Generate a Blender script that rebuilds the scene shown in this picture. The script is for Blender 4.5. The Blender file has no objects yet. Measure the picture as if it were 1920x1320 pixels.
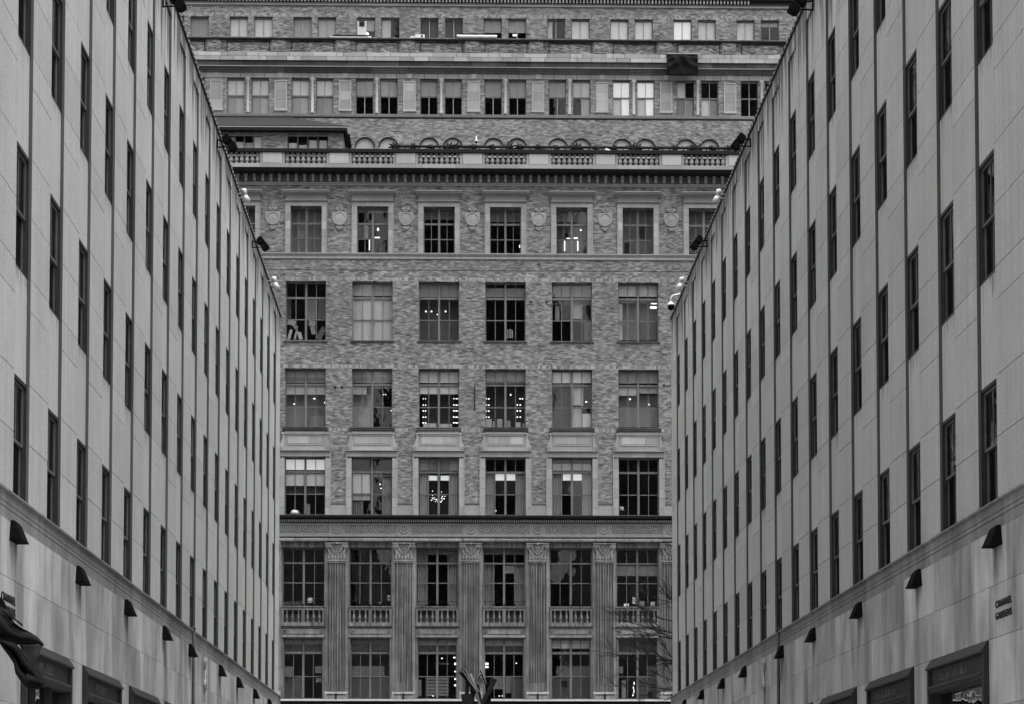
import bpy, math, random
from mathutils import Vector, Matrix
random.seed(7)
S = bpy.context.scene
R = math.radians

# ------------------------------------------------------------------ camera
FPX, TILT, YAW = 3945.0, R(2.8231), R(1.56626)
PPX, PPY = 960.0, 1358.46
CAM = Vector((0, 0, 1.7))
cam_d = bpy.data.cameras.new('camera'); cam = bpy.data.objects.new('camera', cam_d)
S.collection.objects.link(cam); S.camera = cam
cam.location = CAM; cam.rotation_euler = (R(90) + TILT, 0, -YAW)
cam_d.sensor_width = 36; cam_d.lens = 36 * FPX / 1920
cam_d.shift_x = (960 - PPX) / 1920; cam_d.shift_y = (PPY - 660) / 1920
cam_d.clip_end = 3000; cam_d.clip_start = 0.5

# ------------------------------------------------------------------ daylight
SUN_EL, SUN_AZ = 70, 150   # azimuth clockwise from +Y (north of the script) towards +X
w = bpy.data.worlds.new('World'); S.world = w; w.use_nodes = True
nt = w.node_tree; nt.nodes.clear()
sky = nt.nodes.new('ShaderNodeTexSky'); sky.sky_type = 'NISHITA'; sky.sun_disc = False
sky.sun_elevation = R(SUN_EL); sky.sun_rotation = R(SUN_AZ); sky.dust_density = 4.0; sky.air_density = 1.4
bw = nt.nodes.new('ShaderNodeRGBToBW'); bg = nt.nodes.new('ShaderNodeBackground'); bg.inputs[1].default_value = 0.15
ow = nt.nodes.new('ShaderNodeOutputWorld')
nt.links.new(sky.outputs[0], bw.inputs[0]); nt.links.new(bw.outputs[0], bg.inputs[0]); nt.links.new(bg.outputs[0], ow.inputs[0])
sd = bpy.data.lights.new('sun', 'SUN'); sd.energy = 0.5; sd.angle = R(60); sd.color = (1, 1, 1)
so = bpy.data.objects.new('sun', sd); S.collection.objects.link(so)
dsun = Vector((math.sin(R(SUN_AZ)) * math.cos(R(SUN_EL)), math.cos(R(SUN_AZ)) * math.cos(R(SUN_EL)), math.sin(R(SUN_EL))))
so.rotation_euler = (-dsun).to_track_quat('-Z', 'Y').to_euler(); so.location = (0, 60, 60)
S.view_settings.view_transform = 'Standard'; S.view_settings.look = 'None'
S.view_settings.gamma = 1; S.view_settings.use_curve_mapping = False; S.view_settings.exposure = 1.2

# ------------------------------------------------------------------ survey: photo measurement -> metres on a facade plane
_f = Vector((math.sin(YAW) * math.cos(TILT), math.cos(YAW) * math.cos(TILT), math.sin(TILT)))
_r = Vector((math.cos(YAW), -math.sin(YAW), 0)); _u = _r.cross(_f)
SA = R(-0.5); SD = 128.0
_e = Vector((math.cos(SA), math.sin(SA), 0)); _n = Vector((-math.sin(SA), math.cos(SA), 0)); _o = Vector((0, SD, 0))
def ray(px, py): return _f + _r * ((px - PPX) / FPX) + _u * ((PPY - py) / FPX)
def fac(px, py, w=0.0):
    d = ray(px, py); p0 = _o + _n * w; t = (p0 - CAM).dot(_n) / d.dot(_n); P = CAM + d * t
    return (P - p0).dot(_e), P.z
def Z(py, w=0.0): return fac(947, py, w)[1]
def U(px, w=0.0, py=700): return fac(px, py, w)[0]

# ------------------------------------------------------------------ helpers
def tag(o, label=None, cat=None, group=None, kind=None):
    if label: o['label'] = label
    if cat: o['category'] = cat
    if group: o['group'] = group
    if kind: o['kind'] = kind
    return o
def link(o, parent=None, loc=None):
    S.collection.objects.link(o)
    if parent is not None: o.parent = parent
    if loc is not None: o.location = loc
    return o
def empty(name, loc=(0, 0, 0), rz=0, parent=None):
    o = bpy.data.objects.new(name, None); o.empty_display_size = .5
    link(o, parent, loc); o.rotation_euler = (0, 0, rz); return o
def inst(name, mesh, parent=None, loc=(0, 0, 0), rot=None):
    o = bpy.data.objects.new(name, mesh); link(o, parent, loc)
    if rot: o.rotation_euler = rot
    return o
def copy_tree(o, parent=None):
    c = o.copy(); S.collection.objects.link(c); c.parent = parent
    for ch in list(o.children): copy_tree(ch, c)
    return c

class MB:
    def __init__(s, sx=1, off=(0, 0, 0)): s.v = []; s.f = []; s.sx = sx; s.off = off; s.smooth = False
    def add(s, vs, fs):
        b = len(s.v); ox, oy, oz = s.off
        s.v += [(s.sx * x + ox, y + oy, z + oz) for x, y, z in vs]
        s.f += [tuple(b + i for i in (q if s.sx > 0 else q[::-1])) for q in fs]; return s
    def box(s, x0, x1, y0, y1, z0, z1):
        return s.add([(x0, y0, z0), (x1, y0, z0), (x1, y1, z0), (x0, y1, z0), (x0, y0, z1), (x1, y0, z1), (x1, y1, z1), (x0, y1, z1)],
                     [(0, 3, 2, 1), (4, 5, 6, 7), (0, 1, 5, 4), (1, 2, 6, 5), (2, 3, 7, 6), (3, 0, 4, 7)])
    def hexa(s, a, b):          # two quads (back to front)
        return s.add(list(a) + list(b), [(0, 3, 2, 1), (4, 5, 6, 7), (0, 1, 5, 4), (1, 2, 6, 5), (2, 3, 7, 6), (3, 0, 4, 7)])
    def bev(s, x0, x1, y0, y1, z0, z1, b=.02):   # slab whose front (low y) face has a chamfered rim
        a = [(x0, y1, z0), (x1, y1, z0), (x1, y1, z1), (x0, y1, z1)]
        m = [(x0, y0 + b, z0), (x1, y0 + b, z0), (x1, y0 + b, z1), (x0, y0 + b, z1)]
        f = [(x0 + b, y0, z0 + b), (x1 - b, y0, z0 + b), (x1 - b, y0, z1 - b), (x0 + b, y0, z1 - b)]
        fs = [(0, 3, 2, 1)[::-1], (8, 9, 10, 11)]
        for i in range(4):
            j = (i + 1) % 4; fs += [(i, j, 4 + j, 4 + i), (4 + i, 4 + j, 8 + j, 8 + i)]
        return s.add(a + m + f, fs)
    def prism(s, prof, x0, x1):  # prof = [(y,z)] extruded along x
        n = len(prof)
        vs = [(x0, y, z) for y, z in prof] + [(x1, y, z) for y, z in prof]
        fs = [tuple(range(n)), tuple(range(2 * n - 1, n - 1, -1))]
        for i in range(n):
            j = (i + 1) % n; fs.append((i, n + i, n + j, j))
        return s.add(vs, fs)
    def sprism(s, prof, y0, y1):  # prof = [(x,z)] extruded along y
        n = len(prof)
        vs = [(x, y0, z) for x, z in prof] + [(x, y1, z) for x, z in prof]
        fs = [tuple(range(n)), tuple(range(2 * n - 1, n - 1, -1))]
        for i in range(n):
            j = (i + 1) % n; fs.append((i, n + i, n + j, j))
        return s.add(vs, fs)
    def lathe(s, prof, cx, cy, cz, seg=10):
        n = len(prof); vs = []
        for r, z in prof:
            for k in range(seg):
                a = 2 * math.pi * k / seg; vs.append((cx + r * math.cos(a), cy + r * math.sin(a), cz + z))
        fs = []
        for i in range(n - 1):
            for k in range(seg):
                k2 = (k + 1) % seg; fs.append((i * seg + k, i * seg + k2, (i + 1) * seg + k2, (i + 1) * seg + k))
        fs.append(tuple(range(seg))[::-1]); fs.append(tuple((n - 1) * seg + k for k in range(seg)))
        return s.add(vs, fs)
    def disc(s, cx, cz, prof, seg=20):   # turned medallion facing -y : prof=[(r,y)] from rim to centre
        n = len(prof); vs = []
        for r, y in prof:
            for k in range(seg):
                a = 2 * math.pi * k / seg; vs.append((cx + r * math.cos(a), y, cz + r * math.sin(a)))
        fs = []
        for i in range(n - 1):
            for k in range(seg):
                k2 = (k + 1) % seg; fs.append((i * seg + k, i * seg + k2, (i + 1) * seg + k2, (i + 1) * seg + k))
        fs.append(tuple((n - 1) * seg + k for k in range(seg)))
        return s.add(vs, fs)
    def tube(s, pts, rs, seg=6):
        vs = []; n = len(pts); pts = [Vector(p) for p in pts]
        if not isinstance(rs, (list, tuple)): rs = [rs] * n
        for i, p in enumerate(pts):
            d = (pts[min(i + 1, n - 1)] - pts[max(i - 1, 0)]).normalized()
            a = d.cross(Vector((0, 0, 1)))
            if a.length < .1: a = d.cross(Vector((0, 1, 0)))
            a.normalize(); b = d.cross(a)
            for k in range(seg):
                t = 2 * math.pi * k / seg; q = p + (a * math.cos(t) + b * math.sin(t)) * rs[i]; vs.append(tuple(q))
        fs = []
        for i in range(n - 1):
            for k in range(seg):
                k2 = (k + 1) % seg; fs.append((i * seg + k, i * seg + k2, (i + 1) * seg + k2, (i + 1) * seg + k))
        fs += [tuple(range(seg))[::-1], tuple((n - 1) * seg + k for k in range(seg))]
        return s.add(vs, fs)
    def ball(s, c, r, seg=10, rings=6, sc=(1, 1, 1)):
        prof = [(max(r * math.sin(math.pi * i / rings), r * .02) , -r * math.cos(math.pi * i / rings)) for i in range(rings + 1)]
        vs = []
        for pr, z in prof:
            for k in range(seg):
                a = 2 * math.pi * k / seg; vs.append((c[0] + sc[0] * pr * math.cos(a), c[1] + sc[1] * pr * math.sin(a), c[2] + sc[2] * z))
        fs = []
        for i in range(rings):
            for k in range(seg):
                k2 = (k + 1) % seg; fs.append((i * seg + k, i * seg + k2, (i + 1) * seg + k2, (i + 1) * seg + k))
        return s.add(vs, fs)
    def mesh(s, name, mat):
        me = bpy.data.meshes.new(name); me.from_pydata(s.v, [], s.f); me.materials.append(mat)
        if s.smooth: me.polygons.foreach_set('use_smooth', [True] * len(me.polygons))
        me.update(); return me
    def build(s, name, mat, parent=None, loc=(0, 0, 0)):
        return inst(name, s.mesh(name, mat), parent, loc)

# ------------------------------------------------------------------ materials (greys: the photograph is black and white)
class NT:
    def __init__(s, name):
        s.m = bpy.data.materials.new(name); s.m.use_nodes = True; s.t = s.m.node_tree; s.t.nodes.clear()
    def n(s, typ, **kw):
        o = s.t.nodes.new(typ)
        for k, v in kw.items(): setattr(o, k, v)
        return o
    def l(s, a, b): s.t.links.new(a, b)
    def math(s, op, a, b=None, clamp=False):
        o = s.n('ShaderNodeMath', operation=op, use_clamp=clamp)
        for i, x in enumerate((a, b)):
            if x is None: continue
            if isinstance(x, (int, float)): o.inputs[i].default_value = x
            else: s.l(x, o.inputs[i])
        return o.outputs[0]
    def mapr(s, v, a, b, c, d, smooth=False):
        o = s.n('ShaderNodeMapRange', clamp=True)
        if smooth: o.interpolation_type = 'SMOOTHSTEP'
        s.l(v, o.inputs[0])
        for i, x in enumerate((a, b, c, d)): o.inputs[i + 1].default_value = x
        return o.outputs[0]
    def pos(s): return s.n('ShaderNodeNewGeometry').outputs['Position']
    def sep(s, v):
        o = s.n('ShaderNodeSeparateXYZ'); s.l(v, o.inputs[0]); return o.outputs
    def noise(s, scale=(1, 1, 1), sc=1.0, detail=4, rough=.55, vec=None):
        mp = s.n('ShaderNodeMapping'); mp.inputs['Scale'].default_value = scale
        s.l(vec if vec is not None else s.pos(), mp.inputs[0])
        o = s.n('ShaderNodeTexNoise'); o.inputs['Scale'].default_value = sc; o.inputs['Detail'].default_value = detail
        o.inputs['Roughness'].default_value = rough; s.l(mp.outputs[0], o.inputs[0]); return o.outputs[0]
    def rnd(s): return s.n('ShaderNodeObjectInfo').outputs['Random']
    def done(s, val, rough=.8, bump=None, bstr=.2, bdist=.01, metal=0, spec=.3):
        p = s.n('ShaderNodeBsdfPrincipled'); o = s.n('ShaderNodeOutputMaterial')
        p.inputs['Roughness'].default_value = rough; p.inputs['Metallic'].default_value = metal
        p.inputs['Specular IOR Level'].default_value = spec
        if isinstance(val, (int, float)): p.inputs['Base Color'].default_value = (val, val, val, 1)
        else:
            c = s.n('ShaderNodeCombineColor'); [s.l(val, c.inputs[i]) for i in range(3)]; s.l(c.outputs[0], p.inputs['Base Color'])
        if bump is not None:
            b = s.n('ShaderNodeBump'); b.inputs['Strength'].default_value = bstr; b.inputs['Distance'].default_value = bdist
            s.l(bump, b.inputs['Height']); s.l(b.outputs[0], p.inputs['Normal'])
        s.l(p.outputs[0], o.inputs[0]); return s.m

def stone(name, base, var=.1, mott=.12, streak=.1, grain=.06, streaksc=(2.2, 2.2, .18), top=None, lamps=None, bstr=.25, rough=.85, drip=False):
    t = NT(name)
    k = t.mapr(t.rnd(), 0, 1, 1 - var, 1 + var)
    k = t.math('MULTIPLY', k, t.mapr(t.noise((1, 1, 1), .9, 5), .3, .7, 1 - mott, 1 + mott))
    k = t.math('MULTIPLY', k, t.mapr(t.noise(streaksc, 1.6, 6, .6), .32, .68, 1 - streak, 1 + streak * .7))
    g = t.noise((1, 1, 1), 26, 3, .8)
    k = t.math('MULTIPLY', k, t.mapr(g, .3, .7, 1 - grain, 1 + grain))
    if top:                                # soot washed down from the roof edge
        z = t.sep(t.pos())[2]
        st = t.noise((1.6, 1.6, .10), 1.9, 6, .65)
        h = t.math('ADD', z, t.mapr(st, .34, .66, -1.8, 1.5))
        k = t.math('MULTIPLY', k, t.mapr(h, top[0], top[1], 1.0, .22, True))
    if lamps:                              # rust-and-soot runs below each lamp
        x, y, z = t.sep(t.pos())[:3]
        tot = None
        wig = t.noise((0.4, 3, 1.2), 2.0, 3); yy = t.math('ADD', y, t.mapr(wig, .3, .7, -.05, .05))
        for ly in lamps:
            d = t.math('ABSOLUTE', t.math('SUBTRACT', yy, ly))
            q = t.mapr(d, .02, .20, 1, 0, True)
            tot = q if tot is None else t.math('MAXIMUM', tot, q)
        zz = t.mapr(z, 5.9, 7.0, 0, 1, True)
        k = t.math('MULTIPLY', k, t.math('SUBTRACT', 1.0, t.math('MULTIPLY', t.math('MULTIPLY', tot, zz), .62)))
        # broad damp patches
        pn = t.noise((1, .55, .14), 1.5, 5, .6)
        k = t.math('MULTIPLY', k, t.mapr(pn, .42, .66, 1.12, .66, True))
    if drip:                               # black runs from the sill above each spandrel
        tc = t.n('ShaderNodeTexCoord').outputs['Object']; oz = t.sep(tc)[2]
        dn = t.noise((9, 9, .5), 1.7, 4, .6)
        hz = t.math('ADD', oz, t.mapr(dn, .35, .65, -.75, .25))
        k = t.math('MULTIPLY', k, t.mapr(hz, 1.55, 2.1, 1.0, .45, True))
    v = t.math('MULTIPLY', k, base)
    return t.done(v, rough, g, bstr, .006)

def brick(name, base, bwid=.23, bht=.072, contrast=.5, rot=False):
    t = NT(name)
    tc = t.n('ShaderNodeTexCoord').outputs['Object']; x, y, z = t.sep(tc)[:3]
    def cell(w_, h_, seed, jitter=True):
        row = t.math('FLOOR', t.math('DIVIDE', z, h_))
        if jitter:
            rn = t.n('ShaderNodeTexWhiteNoise', noise_dimensions='1D'); t.l(t.math('ADD', row, seed), rn.inputs['W'])
            off = t.math('MULTIPLY', rn.outputs['Value'], w_)
        else: off = t.math('MULTIPLY', t.math('FLOORED_MODULO', row, 2.0), w_ / 2)
        col = t.math('FLOOR', t.math('DIVIDE', t.math('ADD', x, off), w_))
        c = t.n('ShaderNodeCombineXYZ'); t.l(col, c.inputs[0]); t.l(row, c.inputs[1]); c.inputs[2].default_value = seed
        wn = t.n('ShaderNodeTexWhiteNoise', noise_dimensions='3D'); t.l(c.outputs[0], wn.inputs['Vector']); return wn.outputs['Value']
    c = t.n('ShaderNodeCombineXYZ'); t.l(x, c.inputs[0]); t.l(z, c.inputs[1])
    b = t.n('ShaderNodeTexBrick'); t.l(c.outputs[0], b.inputs[0])
    b.inputs['Scale'].default_value = 1; b.inputs['Brick Width'].default_value = bwid; b.inputs['Row Height'].default_value = bht
    b.inputs['Mortar Size'].default_value = .006; b.inputs['Mortar Smooth'].default_value = .3; b.offset = .5 if not rot else 0
    q_ = 1.1 if rot else .8
    k = t.mapr(cell(bwid, bht, 3.0, False) if not rot else cell(bwid, bht, 3.0), 0, 1, 1 - contrast * q_, 1 + contrast * q_)
    if not rot:
        r = cell(bwid * 1.25, bht * 1.5, 11.0)
        k = t.math('MULTIPLY', k, t.mapr(t.math('POWER', r, 1.5), 0, 1, 1 - contrast * .5, 1 + contrast * .8))
        dk = cell(bwid * 1.3, bht, 29.0)
        k = t.math('MULTIPLY', k, t.mapr(dk, .92, .95, 1, .5))
    k = t.math('MULTIPLY', k, t.mapr(t.noise((1, 1, .6), .35, 4), .3, .7, .88, 1.12))
    k = t.math('MULTIPLY', k, t.mapr(b.outputs['Fac'], 0, 1, 1, 1.12))
    v = t.math('MULTIPLY', k, base)
    h = t.math('SUBTRACT', 1.0, b.outputs['Fac'])
    return t.done(v, .9, h, .5, .01)

def plain(name, base, rough=.6, var=0.0, metal=0, grain=.0, spec=.3, streak=0):
    t = NT(name)
    k = t.mapr(t.rnd(), 0, 1, 1 - var, 1 + var)
    nz = t.noise((1, 1, 1), 6, 4)
    k = t.math('MULTIPLY', k, t.mapr(nz, .3, .7, 1 - grain, 1 + grain))
    if streak: k = t.math('MULTIPLY', k, t.mapr(t.noise((4, 4, .3), 2, 4), .35, .65, 1 - streak, 1 + streak))
    return t.done(t.math('MULTIPLY', k, base), rough, nz, .08, .004, metal, spec)

def glass(name, tint=.85, boost=1.0, ior=1.5, wob=.06):
    t = NT(name)
    tr = t.n('ShaderNodeBsdfTransparent'); tr.inputs[0].default_value = (tint, tint, tint, 1)
    gl = t.n('ShaderNodeBsdfGlossy'); gl.inputs['Roughness'].default_value = .015; gl.inputs[0].default_value = (.92, .92, .92, 1)
    bp = t.n('ShaderNodeBump'); bp.inputs['Strength'].default_value = wob; bp.inputs['Distance'].default_value = .05
    t.l(t.noise((1, 1, 1), 1.1, 2), bp.inputs['Height']); t.l(bp.outputs[0], gl.inputs['Normal'])
    fr = t.n('ShaderNodeFresnel'); fr.inputs[0].default_value = ior
    mx = t.n('ShaderNodeMixShader'); t.l(t.math('MULTIPLY', fr.outputs[0], boost, True), mx.inputs[0])
    t.l(tr.outputs[0], mx.inputs[1]); t.l(gl.outputs[0], mx.inputs[2])
    o = t.n('ShaderNodeOutputMaterial'); t.l(mx.outputs[0], o.inputs[0]); return t.m

def emit(name, s):
    t = NT(name); e = t.n('ShaderNodeEmission'); e.inputs[1].default_value = s
    o = t.n('ShaderNodeOutputMaterial'); t.l(e.outputs[0], o.inputs[0]); return t.m

LAMP_Y = [38.75, 45.4, 52.0, 58.7, 64.4, 72.6, 78.5, 85.0, 91.5]
M = {}
M['lime'] = stone('limestone_panel', .48, .06, .06, .10, .22, (3, 3, .12), top=(23.5, 25.5))
M['lime_spandrel'] = stone('limestone_spandrel', .50, .05, .05, .12, .20, (6, 6, .10), top=(23.5, 25.5), drip=True)
M['lime_low'] = stone('limestone_lower', .43, .17, .18, .14, .18, (2.0, 2.0, .13), lamps=LAMP_Y)
M['lime_cornice'] = stone('limestone_cornice', .25, .22, .18, .22, .16, (2.5, 2.5, .3))
M['pipe'] = plain('dull_lead_pipe', .07, .8, grain=.2)
M['reveal'] = stone('shaded_reveal', .12, .08, .1, .2, .05)  # shade of the far jambs put into the stone colour
M['mortar'] = plain('dark_mortar', .10, .95)
M['coping'] = plain('coping_metal', .02, .8, grain=.2)
M['clip'] = plain('coping_clip_metal', .35, .6, var=.3)
M['bronze'] = plain('bronze_frame', .04, .5, var=.15, grain=.2, spec=.15)
M['alum'] = plain('weathered_sash', .12, .6, var=.2, grain=.15)
M['lampm'] = plain('black_lamp_metal', .006, .8, var=.1, spec=.05)
M['frieze_ground'] = stone('frieze_ground', .20, .06, .1, .2, .1)
M['granite_d'] = stone('sooty_granite', .15, .15, .2, .3, .1)
M['terra'] = stone('terracotta_block', .32, .13, .06, .08, .06, (3, 3, .3))
M['terra_trim'] = stone('terracotta_trim', .31, .05, .08, .12, .06, (3, 3, .3))
M['terra_patch'] = stone('patched_terracotta', .36, .26, .08, .1, .06)
M['terra_light'] = stone('terracotta_light', .41, .08, .05, .06, .05)
M['terra_dark'] = stone('dark_terracotta', .13, .30, .15, .18, .08)  # darker terracotta tone for sills, mouldings and cornice courses
M['granite'] = stone('stained_granite', .185, .06, .30, .62, .16, (4, 4, .14))
M['granite_l'] = stone('stained_granite_trim', .25, .12, .22, .34, .12, (3, 3, .8))
M['brick'] = brick('tapestry_brick', .19, contrast=.46)
M['brick_hi'] = brick('upper_brick', .22, contrast=.42)
M['brick_top'] = brick('top_storey_brick', .20, contrast=.42)
M['brick_dk'] = brick('sooty_brick', .17, contrast=.6)
M['soldier'] = brick('soldier_brick', .235, .13, .26, .45, rot=True)
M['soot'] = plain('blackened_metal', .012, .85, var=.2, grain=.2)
M['frame'] = plain('painted_window_steel', .15, .55, var=.12, grain=.12, streak=.2)
M['frame_l'] = plain('pale_painted_sash', .30, .55, var=.12, grain=.12)
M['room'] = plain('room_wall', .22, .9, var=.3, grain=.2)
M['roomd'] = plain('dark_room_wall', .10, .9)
M['glass'] = glass('window_glass', .95, .55)
M['glass_side'] = glass('side_window_glass', .6, 1.0, wob=.25)
M['glass_shop'] = glass('shop_window_glass', .8, 1.5, wob=.12)
M['slate'] = plain('slate_roof', .028, .8, grain=.25, streak=.25)
M['white'] = plain('white_paint', .75, .5, var=.08)
M['white_soft'] = plain('white_cloth', .62, .8, var=.1, grain=.1)
M['light'] = emit('lit_lamp', .95)
M['light_soft'] = emit('lit_lamp_soft', .9)
M['tarp'] = plain('black_tarpaulin', .006, .6, grain=.2, spec=.10)
M['flag'] = plain('dark_flag_cloth', .014, .9, grain=.4, spec=.05)
M['flag_l'] = plain('grey_flag_cloth', .05, .9, grain=.2, spec=.05)
M['bark'] = plain('dark_bark', .035, .95, grain=.3)
M['plank'] = plain('dark_timber', .012, .8, grain=.4, streak=.3)
M['plank_l'] = plain('pale_timber', .22, .6, grain=.4, streak=.3)
M['gilt'] = plain('gilded_relief', .34, .4, grain=.35, metal=.2)
M['asphalt'] = plain('asphalt', .05, .9, grain=.3)
M['pave'] = plain('paving', .22, .9, grain=.2)
M['letters'] = plain('dark_letter_metal', .02, .5)
_t = {}
def tone(v, kind='cloth'):
    if v >= .85:
        if 'lit' not in _t:
            _t['lit'] = plain('glowing_blind', .85, .9, grain=.05)
            b_ = [n for n in _t['lit'].node_tree.nodes if n.type == 'BSDF_PRINCIPLED'][0]; b_.inputs['Emission Color'].default_value = (1, 1, 1, 1); b_.inputs['Emission Strength'].default_value = .16  # glow put into the blind itself, in place of light behind it
        return _t['lit']
    q = round(min(v * 1.15, .9), 2)
    if q not in _t: _t[q] = plain('interior_tone_%d' % int(q * 100), q, .85, var=.04, grain=.05)
    return _t[q]

# ================================================================== GROUND
g = MB().box(-600, 600, -400, 1200, -.5, 0).build('ground', M['pave']); tag(g, kind='structure')
g = MB().box(-600, 600, 102, 120.5, -.3, .004).build('road', M['asphalt']); tag(g, kind='structure')
for y0, y1 in ((98.0, 101.8), (120.7, 127.5)):
    tag(MB().box(-600, 600, y0, y1, .0, .13).build('pavement', M['pave']), kind='structure')
for y0 in (101.8, 120.5):
    tag(MB().box(-600, 600, y0, y0 + .2, .0, .14).build('kerb', M['granite']), kind='structure')
tag(MB().box(-600, 600, 111.1, 111.25, .004, .009).build('lane_marking', M['white']), kind='structure')

# ================================================================== SIDE BUILDINGS
YK = [38.9 + 3.247 * k for k in range(18)]; OW = 1.42
HEAD = [10.20, 14.61, 19.01, 23.33]; SILL = [7.82, 12.25, 16.62, 20.99]
YN, YF, YC = 36.75, 97.7, 67.0
STORE = [(39.3, 44.1), (45.75, 50.65), (52.3, 57.2), (58.8, 63.7)]

def side_building(name, X, sg, label, cat, ident):
    root = empty(name, (X, YC, 0)); tag(root, label, cat)
    rd = random.Random(ident)
    def mb(): return MB(sx=sg)
    def y(s): return s - YC
    piers = [(YN, YK[0])] + [(YK[k] + OW, YK[k + 1]) for k in range(17)] + [(YK[17] + OW, YF)]
    # structural core: behind the stone, mortar-dark where joints open
    m = mb()
    for a, b in piers: m.box(-.42, -.022, y(a) + .012, y(b) - .012, 7.3, 25.1)
    for k in range(18):
        for h, s2 in zip(HEAD, SILL[1:] + [25.15]): m.box(-.42, -.2, y(YK[k]) + .0, y(YK[k]) + OW, h + .03, s2 - .03)
    m.box(-.9, -.03, y(YN) + .03, y(YF) - .03, 25.12, 25.6)
    m.box(-.5, .07, y(YN) - .06, y(YN) + 2.0, 0, 7.3)
    c = m.build('core', M['mortar'], root)
    m = mb()
    m.box(-21, -7.0, y(YN) + .02, y(YF), 0, 25.5)
    for z in (6.9, 11.4, 15.75, 20.1, 24.5): m.box(-7.0, -.42, y(YN) + .05, y(YF) - .05, z, z + .3)
    for k in range(0, 19, 1): m.box(-7.0, -.43, y(YN + .1 if k == 0 else YK[min(k, 17)] + (2.3 if k < 18 else 2.9)) , y(YN + .3 if k == 0 else YK[min(k, 17)] + (2.45 if k < 18 else 3.05)), 7.2, 24.5)
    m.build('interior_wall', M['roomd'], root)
    m = mb(); m.box(-21.0, -.305, y(YN), y(YN) + .03, 7.9, 25.1); m.box(-21.0, -.05, y(YF) - .03, y(YF), 0, 25.6)
    m.build('end_wall', M['lime'], root)
    m = mb(); m.box(-21, -.05, y(YN) + .04, y(YF) - .04, 25.5, 25.56); m.build('roof', M['coping'], root)
    # pier stones
    joints = []
    for i, h in enumerate(HEAD):
        lo = 7.82 if i == 0 else HEAD[i - 1]
        if i: joints += [(lo, SILL[i] - .61), (SILL[i] - .61, SILL[i] + .01), (SILL[i] + .01, h - 1.16), (h - 1.16, h)]
        else: joints += [(7.82, h - 1.16), (h - 1.16, h)]
    joints.append((HEAD[-1], 25.1))
    cache = {}
    for pi, (a, b) in enumerate(piers):
        for z0, z1 in joints:
            wd = round(b - a, 3); key = (wd, z0)
            if key not in cache:
                g = .0085
                mm = mb(); mm.box(-.30, 0, -wd / 2, wd / 2, z0 + g - (z0 + z1) / 2, z1 - g - (z0 + z1) / 2)
                cache[key] = mm.mesh('pier_stone', M['lime'])
            o = inst('pier_stone', cache[key], root, (sg * rd.uniform(-.0015, .0015), y((a + b) / 2), (z0 + z1) / 2))
    # spandrels
    sp = []
    for h, s2 in zip(HEAD, SILL[1:] + [25.1]):
        m = mb(); H = s2 - h
        m.box(-.20, -.095, .012, OW - .07, 0, H)
        m.box(-.095, -.058, .19, OW - .30, .0, H - .01)
        m.box(-.096, -.060, .02, .155, .0, H - .01); m.box(-.096, -.060, OW - .265, OW - .075, .0, H - .01)
        sp.append(m.mesh('spandrel', M['lime_spandrel']))
    for k in range(18):
        for (h, s2), me in zip(zip(HEAD, SILL[1:] + [25.1]), sp):
            inst('spandrel', me, root, (0, y(YK[k]), h))
    rv = mb().box(-.30, -.003, OW - .0075, OW - .0005, SILL[0], 25.1).mesh('jamb_shade_strip', M['reveal'])  # thin dark strip painting the shade on each far jamb
    for k in range(18): inst('jamb_shade_strip', rv, root, (0, y(YK[k]), 0))
    # parapet stones, coping
    L = YF - YN; n = 24; me = mb().box(-.6, -.0, -L / n / 2 + .004, L / n / 2 - .004, 25.106, 25.6).mesh('parapet_stone', M['lime'])
    for i in range(n): inst('parapet_stone', me, root, (0, y(YN + (i + .5) * L / n), 0))
    mb().box(-.7, .05, y(YN) - .05, y(YF) + .05, 25.6, 25.74).build('coping', M['coping'], root)
    m = mb(); s = YN
    while s < YF - .2:
        m.box(.052, .085, y(s), y(s) + .13, 25.60 + rd.uniform(-.01, .01), 25.66); s += .44
    tag(m.build('coping_clip', M['clip'], root), kind='stuff')
    # windows
    for i, (h, s0) in enumerate(zip(HEAD, SILL)):
        H = h - s0; a0 = 0 if i else .02
        m = mb()  # fixed frame
        m.box(-.20, -.050, .0, .055, a0, H); m.box(-.20, -.050, OW - .055, OW - .009, a0, H)
        m.box(-.20, -.055, .055, OW - .055, H - .07, H); m.box(-.20, -.072, .055, OW - .055, a0, a0 + .06)
        m.box(-.21, -.095, .055, .075, a0 + .06, H - .07); m.box(-.21, -.095, OW - .075, OW - .055, a0 + .06, H - .07)
        fr = m.mesh('window', M['bronze'])
        rail = H - 1.20
        def sash(z0, z1, d0, d1, bt):
            q = mb(); a, b = .076, OW - .076
            q.box(d0, d1, a, a + .05, z0, z1); q.box(d0, d1, b - .05, b, z0, z1)
            q.box(d0, d1, a + .05, b - .05, z1 - .05, z1); q.box(d0, d1, a + .05, b - .05, z0, z0 + bt)
            q.box(d0 + .01, d1 - .005, OW / 2 - .014, OW / 2 + .014, z0 + bt, z1 - .05); return q.mesh('sash', M['alum'])
        up = sash(rail - .03, H - .071, -.145, -.105, .05); lw = sash(a0 + .061, rail + .03, -.19, -.149, .08)
        gu = mb().box(-.128, -.125, .12, OW - .12, rail, H - .11).mesh('pane', M['glass_side'])
        gw = mb().box(-.172, -.169, .12, OW - .12, a0 + .12, rail).mesh('pane', M['glass_side'])
        bl = {}
        for t in (.3, .45, .6):
            bl[t] = mb().box(-.262, -.255, .08, OW - .08, -1.0, 0).mesh('blind', tone(t))
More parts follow.
